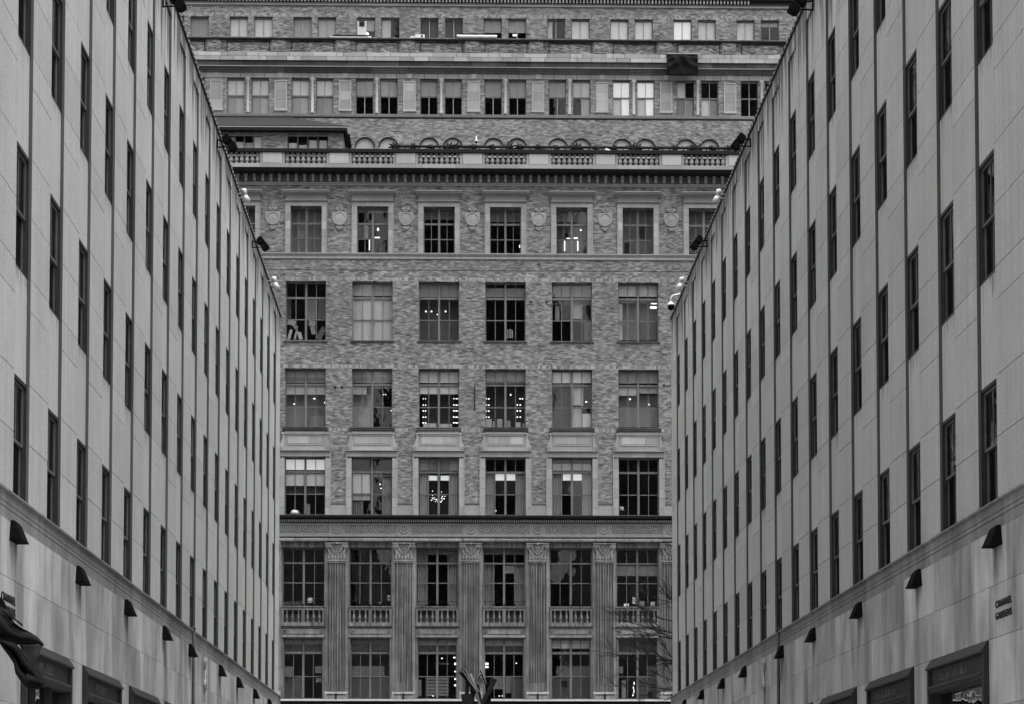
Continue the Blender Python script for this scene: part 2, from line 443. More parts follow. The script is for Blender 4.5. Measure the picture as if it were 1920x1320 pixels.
        for k in range(18):
            wo = inst('window', fr, root, (0, y(YK[k]), s0))
            inst('sash', up, wo); inst('sash', lw, wo)
            p1 = inst('pane', gu, wo, (0, 0, 0)); p2 = inst('pane', gw, wo)
            for p in (p1, p2): p.rotation_euler = (rd.uniform(-.002, .002), 0, rd.uniform(-.004, .004))
            if rd.random() < .65:
                t = rd.choice((.3, .45, .6)); fr_ = rd.choice((.35, .5, .55, .8, 1.0)) * 1.15
                b = inst('blind', bl[t], wo, (0, 0, H - .08)); b.scale = (1, 1, fr_)
    # belt cornice over the shop level, with its two incised lines
    pr = [(-.5, 7.80), (.02, 7.80), (.10, 7.82), (.15, 7.80), (.15, 7.765), (.085, 7.74), (.085, 7.585), (.06, 7.575), (.085, 7.565), (.085, 7.49),
          (.055, 7.48), (.085, 7.468), (.085, 7.275), (-.5, 7.275)]
    nseg = 38; L = YF - YN + .3; me = None
    mm = mb(); mm.sprism(pr, -L / nseg / 2 + .003, L / nseg / 2 - .003); me = mm.mesh('cornice_stone', M['lime_cornice'])
    for i in range(nseg): inst('cornice_stone', me, root, (0, y(YN - .15 + (i + .5) * L / nseg), 0))
    m = mb()  # return along the near end wall
    for z0, z1, pj in ((7.765, 7.80, .15), (7.58, 7.764, .085), (7.485, 7.565, .085), (7.275, 7.47, .085), (7.56, 7.59, .06)): m.box(-21, .0, y(YN) - pj, y(YN), z0, z1)
    m.build('cornice_return', M['lime_cornice'], root)
    # lower wall
    courses = [(6.23, 7.268), (5.245, 6.23), (3.975, 5.245), (2.7, 3.975), (1.4, 2.7), (0, 1.4)]
    cutz = 5.245
    cach2 = {}
    for ci, (z0, z1) in enumerate(courses):
        s = YN - .1; edges = [s]
        if ci < 2:
            while s < YF:
                s = min(s + rd.choice((.55, .75, .95, 1.3)), YF + .1)
                if YF + .1 - s < .5: s = YF + .1
                edges.append(s)
                if s >= YF + .1: break
            spans = list(zip(edges[:-1], edges[1:]))
        else:
            ed = [YN - .1] + [v for p in STORE for v in p]
            spans = [(ed[i], ed[i + 1]) for i in range(0, len(ed), 2) if i + 1 < len(ed)]
            s = STORE[-1][1]
            while s < YF + .05:
                n2 = min(s + 2.0, YF + .1); spans.append((s, n2)); s = n2
        for a, b in spans:
            wd = round(b - a, 2); key = (wd, z0)
            if key not in cach2:
                cach2[key] = mb().box(-.28, .10, -wd / 2 + .005, wd / 2 - .005, z0 + .005, z1 - .005).mesh('wall_stone', M['lime_low'])
            inst('wall_stone', cach2[key], root, (sg * rd.uniform(-.002, .002), y((a + b) / 2), 0))
    m = mb(); m.box(-.6, .085, y(YN) - .085, y(YN) + .3, 0, 7.27)
    m.box(-.3, .082, y(STORE[-1][1]) + .02, y(YF) + .08, 0, 7.27); m.box(-.3, .082, y(YN), y(YF), 5.26, 7.27)
    for i in range(3): m.box(-.3, .082, y(STORE[i][1]) + .01, y(STORE[i + 1][0]) - .01, 0, 5.26)
    m.build('wall_core', M['mortar'], root)
    m = mb()
    for z0, z1 in courses: m.box(-21, -.61, y(YN) - .09, y(YN) + .02, z0 + .005, z1 - .005)
    m.build('end_wall_stone', M['lime_low'], root)
    # shop fronts (bronze, sloping hood, sign board, window)
    for si, (a, b) in enumerate(STORE):
        a += .02; b -= .02
        m = mb(); Wd = b - a
        st = empty('storefront', (0, y(a), 0), parent=root)
        m.sprism([(-.25, 5.24), (.12, 5.235), (.24, 5.05), (.24, 5.02), (.16, 5.0), (-.25, 5.0)], 0, Wd)
        m.box(-.25, .2, 0, .14, 0, 5.0); m.box(-.25, .2, Wd - .14, Wd, 0, 5.0)
        m.box(-.25, .13, .14, Wd - .14, 4.66, 5.0)
        m.sprism([(-.25, 4.66), (.2, 4.66), (.23, 4.63), (.18, 4.58), (.2, 4.54), (.13, 4.50), (-.25, 4.50)], .14, Wd - .14)
        m.box(-.25, .08, .14, Wd - .14, 0, .5)
        m.build('shop_frame', M['bronze'], st)
        q = mb()
        nb = 2 if sg > 0 else 0
        for j in range(1, nb + 1): q.box(-.12, .06, j * Wd / (nb + 1) - .03, j * Wd / (nb + 1) + .03, .5, 4.5)
        q.box(-.12, .05, .14, Wd - .14, 3.1, 3.16); q.build('mullion', M['bronze'], st)
        mb().box(-.06, -.055, .14, Wd - .14, .5, 4.5).build('pane', M['glass_shop'], st)
        # raised strokes of the shop's lettering
        q = mb(); r2 = random.Random(5 if sg < 0 else 9)
        if sg < 0:
            x = Wd * .80
            for L_ in range(12):
                hgt = .16 if L_ in (0, 6, 7, 9) else .115; base = 4.755
                xw = .10
                q.box(.13, .145, x - .02, x, base, base + hgt)
                if L_ % 3 != 2: q.box(.13, .145, x - xw, x - .02, base, base + .022)
                if L_ % 2: q.box(.13, .145, x - xw, x - .02, base + hgt - .022, base + hgt); q.box(.13, .145, x - xw, x - xw + .02, base, base + hgt)
                if L_ in (2, 3): q.box(.13, .145, x - .02, x, base - .06, base)
                x -= xw + .095
        else:
            x = Wd * (.32 if si == 0 else .30)
            for L_ in range(14):
                if L_ in (4,): x += .1; continue
                q.box(.13, .145, x, x + .028, 4.73, 4.93)
                if r2.random() < .5: q.box(.13, .145, x + .028, x + .07, r2.choice((4.73, 4.82, 4.91)), r2.choice((4.73, 4.82, 4.91)) + .02)
                x += .11
        q.build('lettering', plain('brass_lettering', .16 if sg < 0 else .10, .35, grain=.5), st)
        # display behind the glass
        q = mb(); q.box(-2.2, -2.1, .2, Wd - .2, .3, 4.6); q.box(-2.1, -.1, .2, Wd - .2, 4.5, 4.6); q.box(-1.4, -.8, .8, Wd - .8, .5, 1.4)
        q.build('display_wall', tone(.55), st)
    # drain pipe
    m = mb(); m.smooth = True
    m.lathe([(.045, 0), (.045, 7.84)], .15, y(64.75), 0, 10); m.lathe([(.06, 0), (.06, .06), (.045, .1)], .15, y(64.75), 7.8, 8)
    m.build('drain_pipe', M['pipe'], root)
    # carved relief of a slender plant-and-figure spray
    m = mb(); m.smooth = True; yc = y(67.9)
    m.tube([(.13, yc, 2.6), (.14, yc + .02, 4.2), (.13, yc - .02, 5.6), (.14, yc, 7.0)], [.05, .05, .04, .02], 6)
    zz = 3.0; j = 0
    while zz < 7.05:
        sd_ = 1 if j % 2 else -1; ln = .16 + .05 * math.sin(j * 1.7)
        m.ball((.13, yc + sd_ * ln * .7, zz), .12, 8, 5, (.35, .5 + .2 * (j % 3), 1.25 - .2 * (j % 2)))
        m.tube([(.12, yc, zz - .15), (.16, yc + sd_ * .12, zz), (.13, yc + sd_ * .22, zz + .12)], [.03, .03, .012], 5)
        zz += .26 + .07 * (j % 3); j += 1
    m.ball((.14, yc, 7.05), .1, 8, 5, (.5, .7, 1.3)); m.ball((.14, yc, 6.3), .13, 8, 5, (.5, .9, 1.6))
    m.build('carved_relief', M['gilt'], root)
    return root

XLW, XRW = -8.173, 10.171
LB = side_building('office_building', XLW, 1, 'pale limestone office block along the left side, seven bays of narrow bronze windows in flat piers', 'building', 11)
RB = side_building('office_building', XRW, -1, 'greyer limestone office block along the right side with narrow bronze windows in flat piers', 'building', 23)
LB['label'] = 'brighter pale limestone office block filling the left side, narrow dark windows between flat piers'
RB['label'] = 'greyer limestone office block filling the right side, narrow dark windows between flat piers'

# shaded down-lights on the shop-level wall
def wall_light(X, sg, yy, label, grp):
    o = empty('wall_light', (X, yy, 7.12)); tag(o, label, 'wall light', grp)
    m = MB(sx=sg)   # hood: steep front, open below, cut-back top
    W2 = .31
    prof = [(.10, .17), (.16, .18), (.21, .12), (.32, -.17), (.10, -.17)]
    m.add([(d, -W2 * (.74 if z > .08 else 1), z) for d, z in prof] + [(d, W2 * (.74 if z > .08 else 1), z) for d, z in prof],
          [(0, 1, 2, 3, 4), (9, 8, 7, 6, 5), (0, 5, 6, 1), (1, 6, 7, 2), (2, 7, 8, 3), (4, 9, 5, 0)])
    m.build('shade', M['lampm'], o)
    q = MB(sx=sg); q.box(.10, .33, -W2 - .015, W2 + .015, -.198, -.171); q.build('rim', M['lampm'], o)
    return o
ORD = ['nearest', 'second', 'third', 'fourth', 'fifth', 'sixth', 'seventh', 'eighth', 'farthest']
for i, yy in enumerate(LAMP_Y):
    wall_light(XLW, 1, yy - .27, '%s of the nine black hooded lights on the left building' % ORD[i], 'hooded wall lights on the left building')
    wall_light(XRW, -1, yy - .2, '%s of the nine black hooded lights on the right building' % ORD[i], 'hooded wall lights on the right building')

for px_, py_, h_, lab in ((1722, 893, .22, 'white lit fitting inside the third window of the lowest row, right building'), (1789, 872, .10, 'small white lit fitting inside the second window of the lowest row, right building')):
    d_ = ray(px_, py_); t_ = (XRW + .40) / d_.x; P_ = CAM + d_ * t_; o = empty('lamp_or_glow', tuple(P_)); tag(o, lab, 'lamp')
    MB().box(-.02, .02, -.14, .14, -h_, h_).build('diffuser', M['light'], o); MB().box(-.01, .01, -.02, .02, h_, h_ + .3).build('stem', M['frame'], o)

# incised street-name letters
def letters(txt, X, yy, z, rot, h, width, label):
    cu = bpy.data.curves.new('letters', 'FONT'); cu.body = txt; cu.size = h / .69; cu.extrude = .008; cu.align_x = 'CENTER'; cu.space_character = 1.15; cu.offset = .001
    to = bpy.data.objects.new('tmp', cu); S.collection.objects.link(to)
    bpy.context.view_layer.update(); dg = bpy.context.evaluated_depsgraph_get()
    me = bpy.data.meshes.new_from_object(to.evaluated_get(dg)); bpy.data.objects.remove(to)
    xs = [v.co.x for v in me.vertices]; k = width / (max(xs) - min(xs))
    for v in me.vertices: v.co.x *= k
    me.materials.clear(); me.materials.append(M['letters'])
    o = inst('wall_lettering', me, None, (X, yy, z), (R(90), 0, rot)); tag(o, label, 'lettering'); return o
letters('CHANNEL', XLW + .112, 38.1, 5.775, R(90), .145, 1.2, 'word CHANNEL in dark letters on the left building')
letters('GARDENS', XLW + .112, 38.1, 5.56, R(90), .145, 1.2, 'word GARDENS in dark letters on the left building, part hidden by the drooping flag')
letters('CHANNEL', XRW - .112, 38.17, 5.785, R(-90), .13, 1.12, 'word CHANNEL in dark letters on the right building')
letters('GARDENS', XRW - .112, 38.17, 5.565, R(-90), .13, 1.12, 'word GARDENS in dark letters on the right building, under CHANNEL')

# ================================================================== BUILDINGS BEHIND THE CAMERA (mirrored in the panes, shading the street)
def backdrop_tower(x0, x1, y0, y1, h, label, nb):
    o = empty('tower', ((x0 + x1) / 2, (y0 + y1) / 2, 0)); tag(o, label, 'tower')
    W, D = (x1 - x0) / 2, (y1 - y0) / 2
    MB().box(-W, W, -D, D - .4, 0, h).build('wall', M['bronze'], o)
    m = MB()
    p = 2 * W / nb
    for i in range(nb + 1): x = -W + i * p; m.box(max(-W, x - p * .28), min(W, x + p * .28), D - .4, D, 0, h)
    m.build('pier', M['lime'], o)
    m = MB(); z = 2.6
    for i in range(nb):
        x = -W + i * p + p * .28; z = 2.6
        while z < h - 3: m.box(x, x + p * .44, D - .4, D - .15, z, z + 1.9); z += 3.9
    m.build('spandrel', M['granite_l'], o)
backdrop_tower(-17, 15, -150, -110, 240, 'tall slender limestone tower across the plaza behind the viewer', 9)
backdrop_tower(-75, -22, -130, -70, 150, 'broad limestone slab north of the plaza behind the viewer', 16)
backdrop_tower(22, 80, -130, -66, 130, 'broad limestone slab south of the plaza behind the viewer', 17)

# ================================================================== DEPARTMENT STORE
ST = empty('department_store', (0, SD, 0), SA)
tag(ST, 'large brick and stone department store closing the view, balustraded terrace below its upper storeys', 'building')
P = 4.09
def UC(k): return 3.10 + P * (k - 3)
def UP(k): return 3.02 + 4.085 * (k - 3)
UE = 24.0
def bands(m, u0, u1, z0, z1, holes, w0, w1):
    """wall between z0,z1 with rectangular holes [(ua,ub)] through the full band"""
    u = u0
    for a, b in sorted(holes):
        m.box(u, a, w0, w1, z0, z1); u = b
    m.box(u, u1, w0, w1, z0, z1)

KR = range(-1, 7)
ROW = {  # name: ytop, ybottom, transom bar y0,y1, rail y, half width px
 'G':  (1197, 1311, 1221.5, 1226, 1268, 37.0),
 'F2': (1027, 1138, 1054, 1057, 1092.5, 39.8),
 'F3': (857.5, 966, 882.5, 886.5, 926, 38.3),
 'F4': (692.5, 802.5, 719, 722.5, 762.5, 38.3),
 'F5': (528.8, 639.5, 556, 560, 598.5, 38.3),
 'F6': (388.5, 476, 416.5, 420, 446.5, 29.6)}
PX = 1 / 30.79
def rowspan(r, k):
    yt, yb, t0, t1, ra, hw = ROW[r]
    c = UP(k) if r in ('G', 'F2') else UC(k)
    return c - hw * PX, c + hw * PX, Z(yb), Z(yt)
wallm = MB()
levels = [('F3', 968, 845), ('F4', 845, 684.5), ('F5', 684.5, 520), ('F6', 478, 346)]
def wall_row(m, r, ybot, ytop, w0=0, w1=.34):
    z0, z1 = Z(ybot), Z(ytop); a, b, zb, zt = rowspan(r, 0)
    holes = [rowspan(r, k)[:2] for k in KR]
    if zb > z0: m.box(-UE, UE, w0, w1, z0, zb)
    bands(m, -UE, UE, zb, zt, holes, w0, w1)
    if z1 > zt: m.box(-UE, UE, w0, w1, zt, z1)
m = MB(); wall_row(m, 'F3', 967, 845); wall_row(m, 'F4', 845, 684.8); wall_row(m, 'F5', 684.8, 520.5)
m.box(-UE, UE, 0, .34, Z(520.5), Z(508.6)); m.box(-UE, UE, .03, .34, Z(508.6), Z(507)); m.box(-UE, UE, 0, .34, Z(507), Z(487))
m.box(-UE, UE, 0, .34, Z(487), Z(476.5)); wall_row(m, 'F6', 476.5, 349)
m.build('brick_wall', M['brick'], ST)
# soldier courses, proud by 4 mm
for ya, yb_, nm in ((685, 692.3, 0), (521, 528.4, 1)):
    m = MB(); m.box(-UE, UE, -.004, .0, Z(yb_) + .002, Z(ya)); m.build('soldier_course', M['soldier'], ST)
m = MB(); bands(m, -UE, UE, Z(810), Z(803.5), [(rowspan('F4', k)[0] - .12, rowspan('F4', k)[1] + .12) for k in KR], -.004, 0); m.build('soldier_course', M['soldier'], ST)
# lower two storeys: stone wall behind pilasters
m = MB(); wall_row(m, 'G', 1330, 1190, -.0, .5); wall_row(m, 'F2', 1139, 1016, -.0, .5)
m.box(-UE, UE, .0, .5, 0, Z(1330)); 
for k in range(-2, 8):
    a, b = rowspan('F2', k)[:2]; a2, _ = rowspan('F2', k + 1)[:2]
    m.box(b, a2, 0, .5, Z(1190), Z(1139))
m.build('stone_wall', M['granite'], ST)

# ---- windows of the front block
def big_window(r, k):
    yt, yb, t0, t1, ra, hw = ROW[r]; a, b, zb, zt = rowspan(r, k)
    W = b - a; H = zt - zb
    FW = .34
    key = (r,)
    if key not in WC:
        ty0, ty1, rz = Z(t1) - zb, Z(t0) - zb, Z(ra) - zb
        m = MB(); d0, d1 = FW, FW + .12
        e = .055
        m.box(0, e, d0, d1, 0, H); m.box(W - e, W, d0, d1, 0, H); m.box(e, W - e, d0, d1, H - .09, H); m.box(e, W - e, d0, d1, 0, .07)
        m.box(W / 2 - .065, W / 2 + .065, d0 - .03, d1, .07, H - .09)
        m.box(e, W / 2 - .065, d0, d1, ty0, ty1); m.box(W / 2 + .065, W - e, d0, d1, ty0, ty1)
        fr = m.mesh('window', M['frame'])
        q = MB()
        for s in (0, 1):
            x0 = e if s == 0 else W / 2 + .065; x1 = W / 2 - .065 if s == 0 else W - e; xm = (x0 + x1) / 2
            q.box(x0, x1, d0 + .03, d1 - .02, rz - .028, rz + .028)
            q.box(xm - .018, xm + .018, d0 + .04, d1 - .02, .07, rz - .028); q.box(xm - .018, xm + .018, d0 + .04, d1 - .02, rz + .028, ty0)
            q.box(xm - .018, xm + .018, d0 + .04, d1 - .02, ty1, H - .09)
        mu = q.mesh('glazing_bar', M['frame'])
        panes = []
        for s in (0, 1):
            x0 = e if s == 0 else W / 2 + .065; x1 = W / 2 - .065 if s == 0 else W - e
            for z0, z1 in ((.07, rz - .028), (rz + .028, ty0), (ty1, H - .09)):
                cx, cz = (x0 + x1) / 2, (z0 + z1) / 2
                p = MB().box(-(x1 - x0) / 2, (x1 - x0) / 2, -.002, .002, -(z1 - z0) / 2, (z1 - z0) / 2).mesh('pane', M['glass'])
                panes.append((p, (cx, d0 + .075, cz)))
        WC[key] = (fr, mu, panes)
    fr, mu, panes = WC[key]
    wo = inst('window', fr, ST, (a, 0, zb)); inst('glazing_bar', mu, wo)
    for p, l in panes:
        o = inst('pane', p, wo, l); o.rotation_euler = (random.uniform(-.006, .006), 0, random.uniform(-.006, .006))
    return wo, a, zb
WC = {}
WIN = {}
for r in ROW:
    for k in KR:
        WIN[r, k] = big_window(r, k)
# rooms behind
m = MB()
for yy in (1318, 1166, 990, 826, 662, 498, 345): zc = Z(yy); m.box(-UE, UE, .5, 9, zc - .12, zc + .12)
for k in range(-2, 8): u = UC(k) + P / 2; m.box(u - .07, u + .07, .52, 9, Z(1330), Z(340))
m.box(-UE, UE, 9, 9.2, 0, Z(316))
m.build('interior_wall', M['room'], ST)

# things seen behind the panes, and grey panels standing in for veiling reflections: (row,k, x0,x1,y0,y1, tone, depth, part name)
PAN = []
def pan(r, k, x0, x1, y0, y1, t, w=.44, nm='blind'): PAN.append((r, k, x0, x1, y0, y1, t, w, nm))
def pk(r, k, l, rr, y0, y1, t, w=.44, nm='blind'):  # fractions of the window width
    yt, yb, t0, t1, ra, hw = ROW[r]; c = (944.5 + 124.75 * (k - 3)) if r in ('G', 'F2') else (947.6 + 124.6 * (k - 3))
    pan(r, k, c - hw + 2 * hw * l, c - hw + 2 * hw * rr, y0, y1, t, w, nm)
# F6
pk('F6', -1, 0, 1, 390, 475, .22, .9, 'reflection_panel'); pk('F6', 0, 0, 1, 390, 475, .30, .8, 'reflection_panel'); pk('F6', 0, .2, .5, 421, 446, .36, .7, 'board')
pk('F6', 1, 0, 1, 390, 399, .25); pan('F6', 1, 682.5, 690.5, 420, 446, .45, .7, 'board'); pk('F6', 1, .55, 1, 448, 475, .05, .9, 'board')
pk('F6', 2, 0, 1, 390, 412, .20, .6); pk('F6', 3, 0, 1, 390, 416, .22, .6); pk('F6', 4, 0, 1, 390, 475, .20, 1.2, 'reflection_panel')
pk('F6', 4, .28, .48, 437, 446, .02, .9, 'board'); pk('F6', 5, 0, 1, 390, 475, .26, .8, 'reflection_panel'); pk('F6', 5, .55, .72, 421, 446, .07, .7, 'board')
pan('F6', 5, 1172, 1180, 455, 475, .03, .7, 'board'); pk('F6', 6, 0, 1, 390, 475, .24, .8, 'reflection_panel'); pk('F6', 4, 0, 1, 390, 416, .24, .6)
# F5
pan('F5', 0, 536, 546, 560, 600, .16, .8, 'sheet'); pk('F5', 0, .53, .78, 561, 598, .40, .9, 'board'); pk('F5', 0, .80, 1, 561, 598, .34, 1.0, 'board')
for q in ((537, 556, 600, 610, .6), (540, 547, 617, 638, .7), (552, 557, 618, 637, .55), (558, 567, 622, 637, .7), (577, 593, 601, 612, .5), (582, 592, 612, 627, .42), (549, 560, 610, 617, .35), (596, 609, 612, 638, .2)): pan('F5', 0, q[0], q[1], q[2], q[3], q[4], .6 + .1 * random.random(), 'dust_sheet')
pk('F5', 1, 0, 1, 531, 555, .40); pk('F5', 1, 0, 1, 560, 598, .50); pk('F5', 1, 0, 1, 598, 638, .56, .44)
pk('F5', 2, 0, 1, 531, 557, .32); pk('F5', 2, 0, 1, 561, 600, .14, 1.4, 'reflection_panel'); pk('F5', 2, 0, 1, 600, 638, .20, 1.3, 'reflection_panel')
pk('F5', 3, 0, 1, 541, 557, .32); pan('F5', 3, 951, 953, 618, 634, .5, .5, 'book'); pan('F5', 3, 955, 958, 617, 634, .4, .5, 'book'); pan('F5', 3, 959.5, 961.5, 619, 634, .5, .5, 'book')
pk('F5', 4, 0, 1, 531, 557, .30); pk('F5', 4, 0, 1, 561, 572, .12, .6); pk('F5', 4, .52, .76, 561, 598, .40, .6, 'board'); pan('F5', 4, 1041, 1049, 574, 600, .32, .6, 'board'); pk('F5', 4, .8, 1, 600, 638, .2, .8, 'board')
pk('F5', 5, 0, 1, 531, 556, .62); pk('F5', 5, 0, 1, 562, 568, .4); pk('F5', 5, 0, 1, 568, 638, .36, 1.0, 'reflection_panel'); pan('F5', 5, 1160, 1167, 570, 638, .55, .5, 'board'); pk('F5', 5, .55, .95, 600, 638, .28, .9, 'board')
# F4
for k in (0, 1):
    pk('F4', k, 0, 1, 695, 708, .42); pk('F4', k, 0, 1, 708, 718, .26)
pk('F4', 0, 0, 1, 723, 740, .50); pk('F4', 0, 0, 1, 740, 801, .32, 1.0, 'reflection_panel'); pk('F4', 0, 0, .45, 764, 801, .40, .9, 'board'); pk('F4', 0, .6, .95, 780, 801, .38, .85, 'board')
pk('F4', 1, 0, .36, 723, 740, .50); pk('F4', 1, 0, .47, 740, 801, .36, .9, 'reflection_panel'); pk('F4', 1, 0, .45, 764, 801, .44, .8, 'board'); pk('F4', 1, .55, 1, 723, 728, .4)
pk('F4', 2, 0, 1, 695, 718, .66); pk('F4', 2, 0, 1, 724, 739, .66); pk('F4', 2, .1, .9, 740, 795, .14, 2.0, 'reflection_panel'); pk('F4', 2, .12, .44, 794, 801, .6, .5, 'book'); pk('F4', 2, .52, .82, 795, 801, .6, .5, 'book')
pk('F4', 3, 0, 1, 697, 715, .46); pk('F4', 3, 0, 1, 715, 719, .25); pk('F4', 3, 0, 1, 723, 801, .10, 1.6, 'reflection_panel')
for a, b, y0 in ((910, 922, 786), (924, 927, 790), (932, 942, 786), (950, 957, 789), (966, 976, 792), (979, 984, 794)): pan('F4', 3, a, b, y0, 801, random.uniform(.3, .6), .5, 'carton')
pk('F4', 4, 0, 1, 697, 718, .70); pk('F4', 4, .52, .78, 725, 760, .55, .5, 'board'); pk('F4', 4, .52, .76, 764, 801, .55, .55, 'board'); pk('F4', 4, .76, 1, 776, 801, .75, .5, 'board'); pk('F4', 4, 0, .45, 725, 801, .12, 1.2, 'reflection_panel')
pk('F4', 5, 0, 1, 697, 719, .40); pk('F4', 5, 0, .48, 724, 742, .52); pk('F4', 5, 0, 1, 742, 801, .32, 1.0, 'reflection_panel'); pk('F4', 5, .52, 1, 724, 738, .38); pk('F4', 5, 0, 1, 764, 801, .42, .9, 'board')
# F3
pk('F3', 0, 0, 1, 862, 881, .92); pk('F3', 0, 0, 1, 888, 911, .72); pk('F3', 0, 0, 1, 911, 925, .12, .8, 'board'); pk('F3', 0, .5, .6, 945, 965, .4, .7, 'board')
pk('F3', 1, .02, .45, 889, 925, .58); pk('F3', 1, .02, .45, 928, 938, .5); pk('F3', 1, .55, 1, 887, 894, .2)
pk('F3', 2, 0, 1, 861, 882, .40); pk('F3', 2, .25, .75, 864, 881, .60, .40); pk('F3', 2, .24, .46, 892, 901, .85); pk('F3', 2, .54, .76, 892, 901, .85)
pk('F3', 2, .25, .75, 901, 965, .10, 1.8, 'reflection_panel'); pk('F3', 3, .25, .75, 889, 901, .85); pk('F3', 3, .24, .76, 901, 926, .10, 1.2, 'reflection_panel')
pk('F3', 4, 0, 1, 870, 882, .50); pk('F3', 4, .28, .75, 889, 901, .85); pk('F3', 4, .24, .76, 901, 926, .16, 1.2, 'reflection_panel')
# F2
for k in (2, 3): pk('F2', k, 0, 1, 1030, 1040, .16)
pk('F2', 3, .49, .76, 1061, 1075, .62, .7, 'board'); pk('F2', 5, 0, 1, 1061, 1080, .26); pk('F2', 0, 0, .5, 1128, 1136, .1, .6, 'board')
pan('F2', 5, 1186, 1192, 1120, 1132, .45, .30, 'ornament'); pan('F2', 5, 1170, 1179, 1132, 1137, .65, .30, 'ornament'); pan('F2', 5, 1220, 1228, 1128, 1137, .35, .3, 'ornament'); pan('F2', 5, 1198, 1208, 1127, 1137, .2, .3, 'ornament')
pan('F2', 1, 726, 732, 1116, 1120, .8, .6, 'lampshade'); pan('F2', 1, 726, 732, 1122, 1126, .5, .6, 'lampshade'); pan('F2', 1, 709, 715, 1129, 1131, .6, .6, 'board')
# G
pk('G', 0, 0, 1, 1200, 1208, .42); pk('G', 0, 0, 1, 1208, 1222, .14, .5); pk('G', 0, 0, .24, 1250, 1267, .30, .6, 'picture'); pk('G', 0, 0, .46, 1270, 1310, .20, .9, 'reflection_panel'); pk('G', 0, .78, 1, 1249, 1262, .5, .9, 'picture'); pk('G', 0, .8, .94, 1272, 1279, .5, .9, 'picture')
pk('G', 1, 0, 1, 1200, 1208, .25); pk('G', 1, 0, 1, 1208, 1220, .16, .5); pk('G', 1, 0, .85, 1249, 1268, .24, .7, 'reflection_panel'); pk('G', 1, 0, 1, 1268, 1310, .18, .8, 'reflection_panel')
pk('G', 2, 0, 1, 1200, 1210, .50); pk('G', 2, 0, 1, 1210, 1222, .14, .5)
for q in range(6): pk('G', 2, .22, .78, 1271 + q * 6, 1274.5 + q * 6, .62, 1.4, 'shelf')
pk('G', 2, .55, .8, 1243, 1246, .5, 1.4, 'shelf'); pk('G', 2, .2, .8, 1270, 1305, .3, 1.6, 'reflection_panel'); pk('G', 2, .0, .1, 1275, 1305, .4, .8, 'board')
pk('G', 3, 0, 1, 1200, 1211, .55); pk('G', 3, 0, 1, 1211, 1222, .14, .5); pk('G', 3, .22, .5, 1270, 1292, .45, 1.2, 'reflection_panel'); pk('G', 3, .55, .72, 1270, 1300, .42, 1.2, 'board'); pk('G', 3, .7, 1, 1272, 1310, .2, 1.0, 'board')
pk('G', 4, 0, 1, 1200, 1216, .66); pk('G', 4, .15, 1, 1249, 1268, .22, .8, 'reflection_panel'); pk('G', 4, 0, 1, 1268, 1310, .17, .9, 'reflection_panel'); pk('G', 4, .26, .42, 1276, 1288, .04, .8, 'ornament')
pk('G', 5, 0, 1, 1200, 1222, .14, .5); pk('G', 5, .75, 1, 1249, 1266, .26, .8, 'board'); pk('G', 5, .5, 1, 1268, 1310, .18, .9, 'reflection_panel'); pk('G', 5, .76, .9, 1297, 1308, .02, .8, 'screen'); pk('G', 5, .12, .22, 1275, 1309, .45, .7, 'board'); pk('G', 5, 0, .15, 1250, 1262, .35, .7, 'board')
for r, k, x0, x1, y0, y1, t, w_, nm in PAN:
    if .30 < w_ < .44: w_ = .44
    wo, a, zb = WIN[r, k]
    ua, za = fac(x0, y1, w_); ub, zt = fac(x1, y0, w_)
    lo_, hi_ = rowspan(r, k)[0] + .02, rowspan(r, k)[1] - .02
    if w_ < .65: ua = max(ua, lo_); ub = min(ub, hi_)
    o_ = MB().box(-(ub - ua) / 2, (ub - ua) / 2, 0, .02, -(zt - za) / 2, (zt - za) / 2).build(nm, tone(t), wo, ((ua + ub) / 2 - a, w_, (za + zt) / 2 - zb))
    if nm == 'dust_sheet': o_.rotation_euler = (0, random.choice((-1, 1)) * random.uniform(.15, .5), 0); o_.scale = (.8, 1, .95)
def curtain(r, k, l, rr, y0, y1, t=.3):
    wo, a, zb = WIN[r, k]; W = rowspan(r, k)[1] - a; z1, z0 = Z(y0, .45) - zb, Z(y1, .45) - zb
    x0, x1 = W * l + .05, W * rr - .02; n = 40; vs = []
    for i in range(n + 1):
        t_ = i / n; x = x0 + (x1 - x0) * t_; y = .58 + .05 * math.sin(t_ * math.pi * 2 * 5.5 + k) + .015 * math.sin(t_ * 31)
        vs += [(x, y, z0), (x, y * 1.0 - .01, z1)]
    m = MB(); m.smooth = True; m.add(vs, [(2 * i, 2 * i + 2, 2 * i + 3, 2 * i + 1) for i in range(n)])
    m.build('curtain', tone(t), wo)
curtain('F3', 1, .72, 1, 889, 965, .42); curtain('F3', 1, 0, .3, 940, 965, .25)
for k, t in ((2, .50), (3, .48), (4, .48)): curtain('F3', k, 0, .26, 889, 965, t); curtain('F3', k, .73, 1, 889, 965, t)
for k in (2, 3): curtain('F2', k, 0, .28, 1058, 1136, .34); curtain('F2', k, .72, 1, 1058, 1136, .34)
curtain('F2', 2, 0, .28, 1036, 1054, .3); curtain('F2', 2, .76, 1, 1036, 1054, .3)

